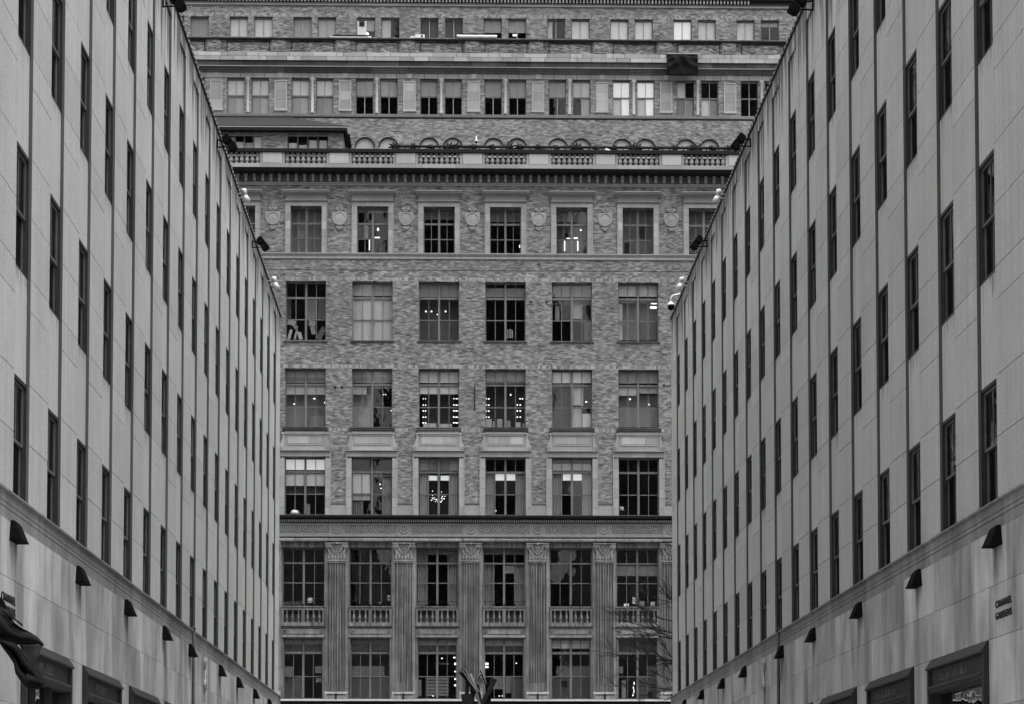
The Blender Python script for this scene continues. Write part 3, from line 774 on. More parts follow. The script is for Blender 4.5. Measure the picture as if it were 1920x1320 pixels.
# lit lamps in the rooms, plus bright lines and reflections built as glowing pieces
ROWN = {'G': 'the lowest visible window row', 'F2': 'the balcony window row', 'F3': 'the row under the carved panels', 'F4': 'the row above the carved panels', 'F5': 'the plain brick window row', 'F6': 'the hooded window row'}
COLN = ['first', 'second', 'third', 'fourth', 'fifth', 'sixth']
LAMPS_AND_GLOWS = {}
def lamp(r, k, x, y, sx=2.2, sy=2.0, w_=1.0, mat='light', shape='round'):  # also places the added bright lines and reflections
    sx *= .74; sy *= .74
    u, z = fac(x, y, w_); k_ = FPX / (SD + w_)
    o = empty('lamp_or_glow', tuple(_o + _e * u + _n * w_ + Vector((0, 0, z))), SA)
    LAMPS_AND_GLOWS.setdefault((r, k), []).append((o, x, y, shape))
    m = MB()
    if shape == 'round': m.ball((0, 0, 0), 1, 8, 6, (sx / k_ / 1, .04, sy / k_))
    else: m.box(-sx / k_, sx / k_, -.02, .02, -sy / k_, sy / k_)
    m.build('bulb', M[mat], o)
    MB().box(-.012, .012, .02, .045, 0, sy / k_ + .10).build('stem', M['frame'], o)
L_ = lambda r, k, pts, **kw: [lamp(r, k, *p, **kw) for p in pts]
L_('F6', 0, [(570.3, 412), (580.2, 412)]); L_('F6', 1, [(708.8, 430, 2.6, 4.2)]); L_('F6', 3, [(944.5, 412), (975, 462, 2.4, 4)]); L_('F6', 4, [(1094, 413.5), (1098, 413.5), (1089, 431.5), (1086, 414, 1.3, 1.3)]); L_('F6', 5, [(1170.7, 443, 1.2, 1.5)])
L_('F6', 1, [(692.7, 459, 1.1, 13.5), (707.5, 445.3, 6.5, 1.2)], shape='tube'); L_('F6', 4, [(1058.7, 460, 1.2, 14), (1083.3, 460, 1.2, 14), (1065.5, 446.5, 4.5, 1.3), (1079.5, 446.5, 5, 1.3)], shape='tube')  # bright window and door frame lines, added as glowing tubes
L_('F5', 2, [(798.6, 584), (809, 584), (820, 589.7, 1.4, 1.4), (835.5, 584)]); L_('F5', 1, [(694.5, 586, 1.0, 1.2)]); L_('F5', 5, [(1226, 569, 7, 1.6), (1225, 576.6, 8, 2.6)], shape='tube')
L_('F4', 0, [(551.7, 757.6, 1.9, 1.5), (561, 763.7, 1.9, 1.3), (589.3, 747.5, 2.8, 1.7), (609, 755, 1.2, 1.6)]); L_('F4', 1, [(668.6, 753, 2.8, 1.8), (676, 759.3, 1.8, 1.4), (719.3, 740, 1, 1.2), (723.3, 740, 1, 1.2), (733.5, 770.3, 1.2, 1.2)])
for y_, a_ in ((747.8, 1.0), (759.6, 1.6), (770.6, 2.0), (782.2, 2.0), (793, 2.2)):  # both stacks: reflected ceiling lights built as glowing beads
    L_('F4', 2, [(793.6, y_, a_, 1.4), (798, y_, a_, 1.3), (851, y_ - .3, a_ + .3, 1.5), (855.5, y_, a_ + .4, 1.6), (858.5, y_, 1, 1.2)])
for y_ in (747.8, 759.4, 770.6, 782):
    L_('F4', 3, [(912, y_, 1.5, 1.3), (916.5, y_ + .3, 2.2, 1.5)]); L_('F4', 3, [(970 + (5 if y_ < 750 else 0), y_, 2.0, 1.5), (975.5 + (4 if y_ < 750 else 0), y_, 2.0, 1.5)])
L_('F4', 3, [(957.5, 740.4, 1.8, 2.2), (910.5, 741, .9, 1)]); L_('F4', 4, [(1099.2, 753.7, 2.5, 1.8), (1091, 760, 1.9, 1.3)]); L_('F4', 5, [(1181.2, 748.6, 2.6, 1.9), (1216.6, 758.8, 2, 1.5), (1207.8, 765.2, 2, 1.7)])
L_('F3', 1, [(712.7, 908.2, 1.8, 1.6), (714.3, 915.6, 1.8, 1.2)])
rr_ = random.Random(4)
u_, z_ = fac(821, 929, 1.1); o = empty('chandelier', tuple(_o + _e * u_ + _n * 1.1 + Vector((0, 0, z_))), SA); tag(o, 'sparkling chandelier between the curtains of the third window above the frieze', 'chandelier')
mf = MB(); mf.tube([(0, 0, 0), (0, 0, .9)], .015, 5)
for i in range(24):
    t = i * math.pi / 23; rx = 14 / 30.5 * rr_.uniform(.55, 1.1); rz = 13 / 30.5 * rr_.uniform(.5, 1.2); mb_ = MB(); mb_.ball((0, 0, 0), rr_.uniform(.5, 1.1) / 30.5, 6, 4)
    p_ = (rx * math.cos(t), rr_.uniform(-.3, .3), -rz * math.sin(t)); c_ = mb_.build('bulb', M['light'], o, p_); mf.tube([(0, 0, 0), p_], .006, 4)
mf.build('arms', M['frame'], o)
L_('F3', 2, [(794, 921.5, 1.1, 1.1), (802.5, 920.5, 1.3, 1.1), (811, 921, 1.2, 1), (828, 922.5, 1, 1)]); L_('F3', 3, [(930, 957.8, 1.2, 1.2)])
L_('G', 2, [(854.5, 1244.8, 3.6, 2.6), (854.3, 1259.2, 2.8, 1.5), (854.3, 1273.2, 3.2, 1.8), (854.5, 1285, 3.6, 2.2)], shape='tube'); L_('G', 2, [(828.6, 1234.4, 1.9, 1.5), (812, 1305, 1.9, 1.2), (852, 1233, 3, 2)])
L_('G', 3, [(912.5, 1244.7, 4.4, 2.5), (912.5, 1250.6, 4.4, 2.3)], shape='tube'); L_('G', 3, [(968, 1243.7, 1.8, 1.3), (936, 1305, 1.6, 1.3), (941.5, 1305, 1.2, 1.2)])
L_('G', 4, [(1055.5, 1262.3, 1.2, 1.2)]); L_('G', 5, [(1221, 1251.7, 2, 1), (1226, 1251.4, 2.8, .9), (1230, 1252, 1.4, 1)])
L_('G', 5, [(1189, 1281, 1, 4), (1187.6, 1289, 1, 3), (1188.6, 1296, 1.2, 4), (1186.8, 1303, 1.2, 3)], shape='tube')
L_('G', 0, [(541.5, 1251.6, 1.4, 1)])
NUM = ['', 'first', 'second', 'third', 'fourth', 'fifth', 'sixth', 'seventh', 'eighth', 'ninth', 'tenth']
for (r, k), ls in LAMPS_AND_GLOWS.items():
    where = 'in window %s of %s' % (['one', 'two', 'three', 'four', 'five', 'six'][k], ROWN[r])
    where = 'in the %s window of %s' % (COLN[k], ROWN[r])
    if r == 'F4' and k in (2, 3):
        ys = [747.7, 759.5, 770.6, 782.1, 793]
        for o, x, y, sh in ls:
            row = min(range(5), key=lambda i: abs(ys[i] - y)) if abs(min(ys, key=lambda v: abs(v - y)) - y) < 2 else None
            c_ = 822.5 if k == 2 else 947
            if row is None: lab = 'lone lamp high ' + ('left ' if x < 930 else 'middle ') + where; tag(o, lab, 'lamp'); continue
            side = 'left' if x < c_ else 'right'; same = sorted(q[1] for q in ls if abs(q[2] - y) < 2 and (q[1] < c_) == (x < c_))
            tag(o, '%s lamp reflection of row %s, %s stack in the %s window above the carved panels' % (NUM[same.index(x) + 1], ['one', 'two', 'three', 'four', 'five'][row], side, COLN[k]), 'lamp', 'stacked lamp reflections %s' % where)
    else:
        ls = sorted(ls, key=lambda q: (q[1], q[2]))
        for i, (o, x, y, sh) in enumerate(ls):
            kd = 'thin lit tube' if sh == 'tube' else 'small lit lamp'
            tag(o, ('%s ' % kd if len(ls) == 1 else '%s lamp or bright line from the left ' % NUM[i + 1]) + where, 'lamp', 'lamps or bright lines %s' % where if len(ls) > 1 else None)
# table lamps with white shades
def table_lamp(r, k, x, yb, hpx, wpx, lab):
    u, z = fac(x, yb, .62); k_ = FPX / SD
    o = empty('table_lamp', tuple(_o + _e * u + _n * .62 + Vector((0, 0, z))), SA); tag(o, lab, 'lamp')
    h, wd = hpx / k_, wpx / k_
    m = MB(); m.smooth = True; m.lathe([(wd * .5, h * .3), (wd * .33, h)], 0, 0, 0, 14); m.build('lampshade', M['white'], o)
    m = MB(); m.lathe([(wd * .3, -.05), (.03, .02), (.03, h * .35)], 0, 0, 0, 10); m.build('base', M['bronze'], o)
table_lamp('F3', 5, 1165.5, 961, 11, 11, 'white shaded table lamp in the dark sixth window above the frieze')
table_lamp('F2', 0, 581.5, 1135, 14, 14, 'white shaded table lamp in the first window behind a stone balcony')
table_lamp('F3', 0, 553, 967, 10, 21, 'wide pale lampshade at the foot of the first window above the frieze')

# ---- F3 surrounds with scroll brackets and panels
def stone_box(parent, a, b, c, d, z0, z1, mat='terra', nm='stone_block', bv=.012):
    MB().bev(a, b, c, d, z0, z1, bv).build(nm, M[mat], parent)
for k in KR:
    a, b, zb, zt = rowspan('F3', k)
    s = empty('window_surround', (0, 0, 0), parent=ST)
    ow = .31; zc = Z(845, -.08)
    for sd_ in (0, 1):
        x0, x1 = (a - ow, a) if sd_ == 0 else (b, b + ow)
        z = Z(967); 
        hs = [.46, .62, .58, .62, .60, .62]
        for h in hs:
            z2 = min(z + h, zt); 
            if z2 - z > .08: stone_box(s, x0, x1, -.07, .0, z + .003, z2 - .003)
            z = z2
        xo0, xo1 = (x0 - .035, x0 + .03) if sd_ == 0 else (x1 - .03, x1 + .035)
        MB().box(xo0, xo1, -.095, -.0, Z(967), zc - .06).build('outer_bead', M['terra_trim'], s)
    n = 3
    for i in range(n): stone_box(s, a - ow + i * (b - a + 2 * ow) / n + .003, a - ow + (i + 1) * (b - a + 2 * ow) / n - .003, -.07, 0, zt, zc - .06)
    MB().box(a - ow - .035, b + ow + .035, -.21, 0, zc - .055, zc).build('lintel_moulding', M['terra_trim'], s)
    # field above with panel
    zs = Z(810.5)
    pa, pb = a - .02, b + .02
    m = MB(); m.box(pa, pb, -.05, 0, zc, zs)                       # field
    m.build('field', M['terra'], s)
    ia, ib, i0, i1 = a + .19, b - .19, Z(833), Z(819)
    m = MB(); m.box(ia - .1, ib + .1, -.10, -.05, i1 + .02, i1 + .12); m.box(ia - .08, ib + .08, -.08, -.05, i0 - .1, i0 - .03); m.box(ia - .08, ia - .03, -.08, -.05, i0 - .03, i1 + .02); m.box(ib + .03, ib + .08, -.08, -.05, i0 - .03, i1 + .02)
    m.prism([(-.14, i1 + .12), (-.14, i1 + .17), (-.05, i1 + .17), (-.05, i1 + .12)], ia - .17, ib + .17)
    m.build('panel_frame', M['terra_trim'], s)
    cuts = [0, random.uniform(.28, .38), random.uniform(.6, .7), 1]
    for i in range(3): stone_box(s, ia + (ib - ia) * cuts[i] + .002, ia + (ib - ia) * cuts[i + 1] - .002, -.068, -.05, i0, i1, 'terra_light' if random.random() < .35 else 'terra', 'panel_tile', .004)
    for sd_ in (-1, 1):   # S-scroll brackets, wide at the foot
        x0 = pa if sd_ < 0 else pb
        zt_, zb_ = Z(813.5), zc + .03
        pr = [(0, zt_), (.06, zt_), (.10, zt_ - .12), (.10, zt_ - .3), (.20, zb_ + .42), (.30, zb_ + .22), (.31, zb_ + .08), (.25, zb_), (0, zb_)]
        m = MB(); m.smooth = False
        m.add([(x0 + sd_ * x, -.11, z) for x, z in pr] + [(x0 + sd_ * x, 0, z) for x, z in pr], [tuple(range(9)) if sd_ > 0 else tuple(range(9))[::-1]] + [(i, (i + 1) % 9, 9 + (i + 1) % 9, 9 + i) for i in range(9)])
        m.disc(x0 + sd_ * .2, zb_ + .14, [(.11, -.11), (.10, -.15), (.065, -.15), (.06, -.125), (.03, -.125), (.028, -.15), (.005, -.152)], 14)
        m.disc(x0 + sd_ * .07, zt_ - .04, [(.075, 0), (.07, -.13), (.03, -.14), (.005, -.14)], 12)
        m.build('scroll_bracket', M['terra'], s)
    # sill of the window above
    m = MB(); a4, b4, z4, _ = rowspan('F4', k)
    m.prism([(-.20, Z(804)), (-.20, z4 - .005), (.34, z4), (.34, Z(810.5)), (-.05, Z(810.5)), (-.05, Z(808.5)), (-.14, Z(807.5)), (-.14, Z(805.5))], a4 - .13, b4 + .13)
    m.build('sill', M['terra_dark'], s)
    # plinth between surrounds
    a1 = rowspan('F3', k + 1)[0]
    m = MB(); m.box(b + ow + .036, a1 - ow - .036, -.035, 0, Z(967), Z(946.5)); m.build('plinth_panel', M['terra'], s)
    m = MB(); m.box(b + ow + .036, a1 - ow - .036, -.08, 0, Z(946), Z(943)); m.build('plinth_moulding', M['terra_dark'], s)
    m = MB()
    for q in (.3, .72): m.box(b + ow + q * (a1 - b - 2 * ow) - .02, b + ow + q * (a1 - b - 2 * ow) + .02, -.05, -.036, Z(955.5), Z(954.3))
    m.build('vent_hole', M['soot'], s)
# ---- F5 sills
for k in KR:
    a, b, zb, zt = rowspan('F5', k)
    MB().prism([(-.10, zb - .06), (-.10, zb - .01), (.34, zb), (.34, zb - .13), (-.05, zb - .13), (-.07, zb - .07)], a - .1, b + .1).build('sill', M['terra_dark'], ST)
# ---- F6 surrounds, hoods, medallions
for k in KR:
    a, b, zb, zt = rowspan('F6', k); s = empty('hooded_surround', (0, 0, 0), parent=ST); ow = .30
    for sd_ in (0, 1):
        x0, x1 = (a - ow, a) if sd_ == 0 else (b, b + ow); z = zb; i = 0
        for h in (.52, .44, .50, .54, .46, .50):
            z2 = min(z + h, zt)
            if z2 - z > .06: stone_box(s, x0, x1, -.07, 0, z + .003, z2 - .003, 'terra_light' if random.random() < .15 else 'terra')
            z = z2
        m = MB(); xa, xb = (x0 - .03, x0 + .035) if sd_ == 0 else (x1 - .035, x1 + .03); m.box(xa, xb, -.09, 0, zb, zt); m.build('outer_bead', M['terra_trim'], s)
    z1, z2, z3 = Z(378), Z(368.5), Z(362.5, -.3)
    for i in range(3): stone_box(s, a - ow - .03 + i * (b - a + .66) / 3 + .002, a - ow - .03 + (i + 1) * (b - a + .66) / 3 - .002, -.07, 0, zt, z1 - .09)
    m = MB(); m.prism([(-.14, z1 - .06), (-.20, z1 - .03), (-.20, z1), (0, z1), (0, z1 - .09)], a - ow - .06, b + ow + .06); m.build('architrave_moulding', M['terra_trim'], s)
    m = MB(); m.box(a - ow - .0, b + ow + .0, -.06, 0, z1, z2); m.build('frieze_block', M['terra'], s)
    m = MB(); m.prism([(0, z2), (-.08, z2), (-.16, z2 + .06), (-.34, z2 + .08), (-.42, z2 + .10), (-.42, z2 + .16), (-.50, z2 + .18), (-.50, z2 + .235), (0, z2 + .27)], a - ow - .17, b + ow + .17); m.build('hood', M['terra_trim'], s)
for k in range(-2, 7):
    u = UC(k) + P / 2 ; z = Z(411.5)
    s = empty('medallion', (u, 0, z), parent=ST)
    rr = .44
    m = MB(); m.smooth = False
    m.disc(0, 0, [(rr, 0), (rr, -.07), (rr - .04, -.10), (rr - .08, -.10), (rr - .10, -.06), (rr - .13, -.06), (rr - .16, -.075), (.12, -.085), (.10, -.10), (.01, -.10)], 28); m.build('roundel', M['terra'], s)
    m = MB(); m.box(-.46, .46, -.03, 0, -.08, .42); m.box(-.40, .40, -.025, 0, -.38, -.081); m.build('backplate', M['terra'], s)
    m = MB(); m.smooth = True
    for sx_ in (-1, 1): m.ball((sx_ * .16, -.06, .60), .1, 8, 5, (1, .6, 1)); m.ball((sx_ * .08, -.07, .50), .07, 8, 5, (1.3, .7, .7)); m.ball((sx_ * .13, -.05, -.56), .08, 8, 5, (1.1, .6, .8)); m.ball((sx_ * .06, -.05, -.66), .06, 8, 5)
    m.ball((0, -.07, .62), .07, 8, 5, (.8, .7, 1.3)); m.box(-.22, .22, -.06, -.01, .70, .73); m.box(-.2, .2, -.05, -.01, -.49, -.46); m.ball((0, -.06, -.58), .06, 8, 5, (.8, .7, 1.4))
    m.build('carved_spray', M['terra_trim'], s)
# string course under F6
n = 26
for i in range(n):
    x0 = -UE + i * 2 * UE / n
    MB().prism([(-.16, Z(476.2)), (-.16, Z(478)), (-.13, Z(479.3)), (-.05, Z(482.5)), (-.07, Z(484.2)), (-.07, Z(486.6)), (0, Z(487.2)), (0, Z(476))], x0 + .002, x0 + 2 * UE / n - .002).build('string_course_stone', M['terra_trim'], ST)
# ---- main cornice with dentil blocks
zb_ = Z(349.5)
m = MB(); m.prism([(0, zb_), (-.07, zb_), (-.07, zb_ + .05), (-.05, zb_ + .07), (-.12, zb_ + .12), (-.12, zb_ + .17), (0, zb_ + .17)], -UE, UE); m.build('cornice_bed_moulding', M['terra_trim'], ST)
zd0, zd1 = zb_ + .17, Z(329.5, -.1)
m = MB(); m.box(-UE, UE, -.04, 0, zd0, zd1 + .3); m.build('cornice_field', M['granite_d'], ST)
me = MB().box(-.075, .075, -.22, -.04, zd0 + .03, zd1 - .1).box(-.10, .10, -.24, -.04, zd1 - .1, zd1).mesh('dentil_block', M['terra_trim'])
q = .515; u = UC(3) - 40 * q
while u < 18: inst('dentil_block', me, ST, (u, 0, 0)); u += q
zt1 = Z(315.5, -1.0)
n = 20
prc = [(-.24, zd1), (-.28, zd1 + .05), (-.86, zd1 + .07), (-.90, zd1 + .10), (-.90, zt1 - .16), (-.94, zt1 - .10), (-1.0, zt1 - .03), (-1.0, zt1), (0.3, zt1 + .02), (0.3, zd1)]
for i in range(n):
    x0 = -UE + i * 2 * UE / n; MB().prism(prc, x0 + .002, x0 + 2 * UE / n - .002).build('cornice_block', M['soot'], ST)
# ---- roof terrace balustrade
wb = -.55
zq0, zq1, zq2, zq3 = Z(314.8, wb), Z(308.4, wb), Z(288.3, wb), Z(281, wb)
n = 24
for i in range(n):
    x0 = -UE + i * 2 * UE / n; MB().box(x0 + .003, x0 + 2 * UE / n - .003, wb - .03, wb + .4, min(zt1 + .02, zq0), zq1).build('balustrade_base', M['terra'], ST)
MB().prism([(wb - .12, zq2 + .02), (wb - .12, zq3 - .03), (wb - .08, zq3), (wb + .42, zq3), (wb + .42, zq2)], -UE, UE).build('balustrade_rail', M['soot'], ST)
hb = zq2 - zq1
bal = MB(); bal.smooth = False; r0 = .115
bal.lathe([(r0, 0), (r0, .06 * hb), (.06, .10 * hb), (.07, .18 * hb), (.135, .30 * hb), (.12, .45 * hb), (.055, .74 * hb), (.05, .80 * hb), (.09, .84 * hb), (.05, .88 * hb), (.10, .93 * hb), (.11, hb)], 0, 0, 0, 12)
bme = bal.mesh('baluster', M['terra'])
for k in range(-2, 8):
    uc = UC(k) + P / 2
    for c, h_ in ((uc, .66),):
        MB().bev(uc - .60, uc + .60, wb - .04, wb + .36, zq1, zq2, .02).build('pedestal', M['terra_light'], ST)
        for sx_ in (-1, 1): MB().box(uc + sx_ * .63 - .07 + sx_ * .06, uc + sx_ * .63 + .07 + sx_ * .06, wb, wb + .32, zq1, zq2).build('half_pier', M['terra'], ST)
for k in KR:
    uc = UC(k)
    for i in range(8): inst('baluster', bme, ST, (uc - 1.30 + (i + .5) * 2.6 / 8, wb + .16, zq1))
MB().box(-UE, UE, wb + .75, wb + 1.1, zq1 - .2, zq1 + .66 * hb + .24).build('terrace_kerb', M['soot'], ST)
# ---- terrace floor, set-back storeys
W7, W8 = 3.9, 5.5
m = MB(); m.box(-UE, UE, .3, 40, zt1 - .3, zt1 - .05); m.build('terrace_floor', M['granite'], ST)
P7, P8 = 3.969, 3.922
def U7(p): return fac(465, 180, W7)[0] + (fac(1308, 180, W7)[0] - fac(465, 180, W7)[0]) / 7 * p
def U8(q): return fac(471, 50, W8)[0] + (fac(1421, 50, W8)[0] - fac(471, 50, W8)[0]) / 8 * q
k7 = (SD + W7) / FPX * 1.0; k8 = (SD + W8) / FPX
UE7 = 25
def half7(i): return (-40 * k7, -6.3 * k7) if i == 0 else (6.3 * k7, 40 * k7)
def half8(i): return (-41 * k8, -6 * k8) if i == 0 else (5.6 * k8, 40.6 * k8)
z7b, z7t = Z(215.5, W7), Z(149, W7); z8b, z8t = Z(72, W8), Z(34.5, W8)
m = MB(); holes = [(U7(p) + half7(i)[0], U7(p) + half7(i)[1]) for p in range(-2, 10) for i in (0, 1)]
bands(m, -UE7, UE7, z7b, z7t, holes, W7, W7 + .36)
# blind arches below: rectangular recess, filled above by arch spandrels
za = Z(260, W7); rad = 17.6 * k7; zs_ = za - rad
ah = [(U7(p) + s_ * 22.3 * k7 - rad, U7(p) + s_ * 22.3 * k7 + rad) for p in range(-1, 9) for s_ in (-1, 1)]
bands(m, -UE7, UE7, zt1 - .1, za + .02, ah, W7, W7 + .3)
m.box(-UE7, UE7, W7, W7 + .3, za + .02, z7b)
for a, b in ah:
    c = (a + b) / 2; n = 14
    vs = []; fs = []
    for i in range(n + 1):
        t = math.pi * i / n; vs += [(c + rad * math.cos(t), W7, zs_ + rad * math.sin(t)), (c + rad * math.cos(t), W7, za + .02), (c + rad * math.cos(t), W7 + .2, zs_ + rad * math.sin(t))]
    for i in range(n): fs += [(3 * i, 3 * i + 3, 3 * i + 4, 3 * i + 1), (3 * i, 3 * i + 2, 3 * i + 5, 3 * i + 3)]
    m.add(vs, fs)
m.build('upper_brick_wall', M['brick_hi'], ST)
for a, b in ah:
    c = (a + b) / 2; n = 16
    o = empty('blind_arch', (c, W7, zs_), parent=ST)
    MB().box(-rad, rad, .10, .3, -3.0, rad).build('tympanum', M['terra_light'], o)
    vs = []; fs = []
    for i in range(n + 1):
        t = math.pi * i / n
        for r_, y_ in ((rad - .004, .1), (rad - .004, -.03), (rad + .055, -.03), (rad + .055, 0)): vs.append((r_ * math.cos(t), y_, r_ * math.sin(t)))
    for i in range(n):
        for j in range(3): fs.append((4 * i + j, 4 * i + j + 1, 4 * i + 5 + j, 4 * i + 4 + j))
    MB().add(vs, fs).build('shaded_arch_ring', M['soot'], o)  # ring coloured near black to paint the arch's shadow line
# F8 wall
m = MB(); holes = [(U8(q) + half8(i)[0], U8(q) + half8(i)[1]) for q in range(-2, 10) for i in (0, 1)]
bands(m, -UE7, UE7, z8b, z8t, holes, W8, W8 + .3); m.box(-UE7, UE7, W8, W8 + .3, z8b - 2, z8b); m.box(-UE7, UE7, W8, W8 + .3, z8t, Z(13, W8))
m.build('upper_brick_wall', M['brick_top'], ST)
MB().box(-UE7, UE7, W8 - .004, W8, z8t + .01, Z(27.5, W8)).build('soldier_course', M['soldier'], ST)
n = 40
for i in range(n):
    x0 = -UE7 + i * 2 * UE7 / n
    MB().prism([(W8 - .08, Z(13, W8)), (W8 - .10, Z(10.5, W8)), (W8 - .06, Z(10, W8)), (W8 - .15, Z(8.5, W8)), (W8, Z(8.5, W8)), (W8, Z(13, W8))], x0 + .002, x0 + 2 * UE7 / n - .002).build('string_course_stone', M['terra'], ST)
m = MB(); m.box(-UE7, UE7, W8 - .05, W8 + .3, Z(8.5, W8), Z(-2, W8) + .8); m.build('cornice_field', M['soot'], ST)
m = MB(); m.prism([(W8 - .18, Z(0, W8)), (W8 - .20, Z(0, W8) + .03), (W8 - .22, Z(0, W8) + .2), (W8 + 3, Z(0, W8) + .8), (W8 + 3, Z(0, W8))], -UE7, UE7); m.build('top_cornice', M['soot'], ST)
m = MB(); u = -16.0
while u < 19: m.box(u, u + .10, W8 - .16, W8 - .05, Z(6.5, W8), Z(0, W8)); u += .222
tag(m.build('dentil_row', M['granite_l'], ST), kind='stuff')
# F7 bands: sill band, lintel, cornice, parapet
def run(nm, mat, prof, wds, u0=-UE7, u1=UE7, gap=.012, par=None):
    u = u0; rd = random.Random(hash(nm) % 1000 if False else len(nm) * 7)
    while u < u1:
        w_ = rd.choice(wds); b = min(u + w_, u1); MB().prism(prof, u + gap, b - gap).build(nm, M[mat], ST); u = b
run('sill_stone', 'terra', [(W7 - .10, Z(216, W7)), (W7, Z(215.4, W7)), (W7 + .2, Z(215.4, W7)), (W7 + .2, Z(221, W7)), (W7 - .04, Z(221, W7)), (W7 - .07, Z(219, W7))], (2.2, 3.0))
MB().box(-UE7, UE7, W7 - .02, W7, Z(223.5, W7), Z(221, W7)).build('drip_line', M['soot'], ST)
run('lintel_stone', 'terra', [(W7 - .03, Z(148.5, W7)), (W7 - .03, Z(140, W7)), (W7 + .1, Z(140, W7)), (W7 + .1, Z(148.5, W7))], (.5, .7, .85, 1.1))
for p in range(-1, 10):
    u = U7(p) - 60 * k7 
    z0, z1 = Z(148.3, W7), Z(139.8, W7)
    MB().hexa([(u - .12, W7 - .06, z0), (u + .12, W7 - .06, z0), (u + .12, W7, z0), (u - .12, W7, z0)], [(u - .18, W7 - .06, z1), (u + .18, W7 - .06, z1), (u + .18, W7, z1), (u - .18, W7, z1)]).build('keystone', M['terra_light'], ST)
A = W7
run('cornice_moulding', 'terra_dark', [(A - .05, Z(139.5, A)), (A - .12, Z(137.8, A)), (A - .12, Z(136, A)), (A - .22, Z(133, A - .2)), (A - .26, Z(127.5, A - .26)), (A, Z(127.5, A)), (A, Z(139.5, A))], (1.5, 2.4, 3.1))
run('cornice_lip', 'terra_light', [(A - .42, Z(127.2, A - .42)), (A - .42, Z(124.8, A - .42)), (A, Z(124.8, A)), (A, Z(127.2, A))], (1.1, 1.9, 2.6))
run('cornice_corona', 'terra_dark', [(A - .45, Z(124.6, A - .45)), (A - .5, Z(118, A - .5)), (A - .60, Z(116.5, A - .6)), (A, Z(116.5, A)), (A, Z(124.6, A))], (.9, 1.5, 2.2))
run('cornice_course', 'terra_patch', [(A - .66, Z(115.2, A - .66)), (A - .66, Z(107.9, A - .66)), (A, Z(107.9, A)), (A, Z(115.2, A))], (.45, .9, 1.3, 1.6))
run('cornice_top_course', 'terra_patch', [(A - .58, Z(107.3, A - .58)), (A - .58, Z(100.3, A - .58)), (A, Z(100.0, A)), (A, Z(107.3, A))], (.4, .75, 1.2, 1.5))
m = MB(); m.box(-UE7, UE7, A - .3, A + .1, Z(100.2, A - .3), Z(77, A - .3)); m.build('parapet_brick', M['brick_dk'], ST)
for p in range(-2, 10):
    c = U8(p) + .02; hw_ = 1.36
    o = empty('parapet_panel', (c, A - .3, 0), parent=ST)
    z0, z1 = Z(98.5, A - .3), Z(82, A - .3)
    m = MB(); m.box(-hw_, hw_, -.035, 0, z1, z1 + .06); m.box(-hw_, -hw_ + .05, -.035, 0, z0, z1); m.box(hw_ - .05, hw_, -.035, 0, z0, z1); m.build('panel_bead', M['soot'], o)
    m = MB(); m.box(hw_ + .12, hw_ + 1.02, -.10, 0, Z(100.2, A - .3), Z(77.5, A - .3)); m.build('brick_pier', M['brick_dk'], o)
m = MB(); m.prism([(A - .46, Z(77.4, A - .4)), (A - .48, Z(74.2, A - .48)), (A - .40, Z(73.2, A - .4)), (W8 + .02, Z(73.2, A - .4) + .02), (W8 + .02, Z(77.4, A - .4))], -UE7, UE7); m.build('ledge', M['soot'], ST)
for p in range(-2, 10): # framed stone panels between pairs
    u = U7(p) - 60.3 * k7; o = empty('stone_panel', (u, W7, 0), parent=ST)
    z0, z1 = Z(208.5, W7), Z(153.5, W7); h3 = (z1 - z0 - .16) / 3; hw_ = 11.8 * k7
    m = MB(); m.box(-hw_, -hw_ + .07, -.06, 0, z0, z1); m.box(hw_ - .07, hw_, -.06, 0, z0, z1); m.box(-hw_ + .07, hw_ - .07, -.06, 0, z1 - .07, z1); m.box(-hw_ - .03, hw_ + .03, -.075, 0, z0 - .07, z0 + .07); m.build('panel_frame', M['terra_light'], o)
    for i in range(3): MB().box(-hw_ + .072, hw_ - .072, -.03, 0, z0 + .08 + i * h3, z0 + .08 + (i + 1) * h3 - .008).build('panel_tile', M['terra_light'] if random.random() < .2 else M['terra'], o)
# windows of the set-back storeys
def small_window(w0, u0, u1, z0, z1, rail, light=False):
    W, H = u1 - u0, z1 - z0; key = ('s', round(W, 2), round(H, 2), light)
    if key not in WC:
        d0 = .15; m = MB(); e = .05
        m.box(0, e, d0, d0 + .1, 0, H); m.box(W - e, W, d0, d0 + .1, 0, H); m.box(e, W - e, d0, d0 + .1, H - .1, H); m.box(e, W - e, d0, d0 + .1, 0, .05)
        if rail: m.box(e, W - e, d0 + .01, d0 + .1, rail - .05, rail + .04)
        fr = m.mesh('window', M['frame'])
        q = MB(); q.box(W / 2 - .025, W / 2 + .025, d0 + .02, d0 + .07, .05, (rail - .05) if rail else H - .1)
        if rail: q.box(W / 2 - .015, W / 2 + .015, d0 + .02, d0 + .07, rail + .04, H - .1)
        mu = q.mesh('glazing_bar', M['frame_l'])
        ps = []
        for a, b in (((.05, rail - .05), (rail + .04, H - .1)) if rail else ((.05, H - .1),)):
            ps.append((MB().box(-(W / 2 - e), W / 2 - e, -.002, .002, -(b - a) / 2, (b - a) / 2).mesh('pane', M['glass']), (W / 2, d0 + .06, (a + b) / 2)))
        WC[key] = (fr, mu, ps)
    fr, mu, ps = WC[key]; wo = inst('window', fr, ST, (u0, w0, z0)); inst('glazing_bar', mu, wo)
    for p, l in ps:
        o = inst('pane', p, wo, l); o.rotation_euler = (random.uniform(-.006, .006), 0, random.uniform(-.006, .006))
    return wo
def inset(wo, u0, u1, z0, z1, t, nm='blind', w_=.235): MB().box(u0, u1, w_, w_ + .015, z0, z1)  .build(nm, tone(min(t * 1.3, .84) if t < .85 else t), wo)
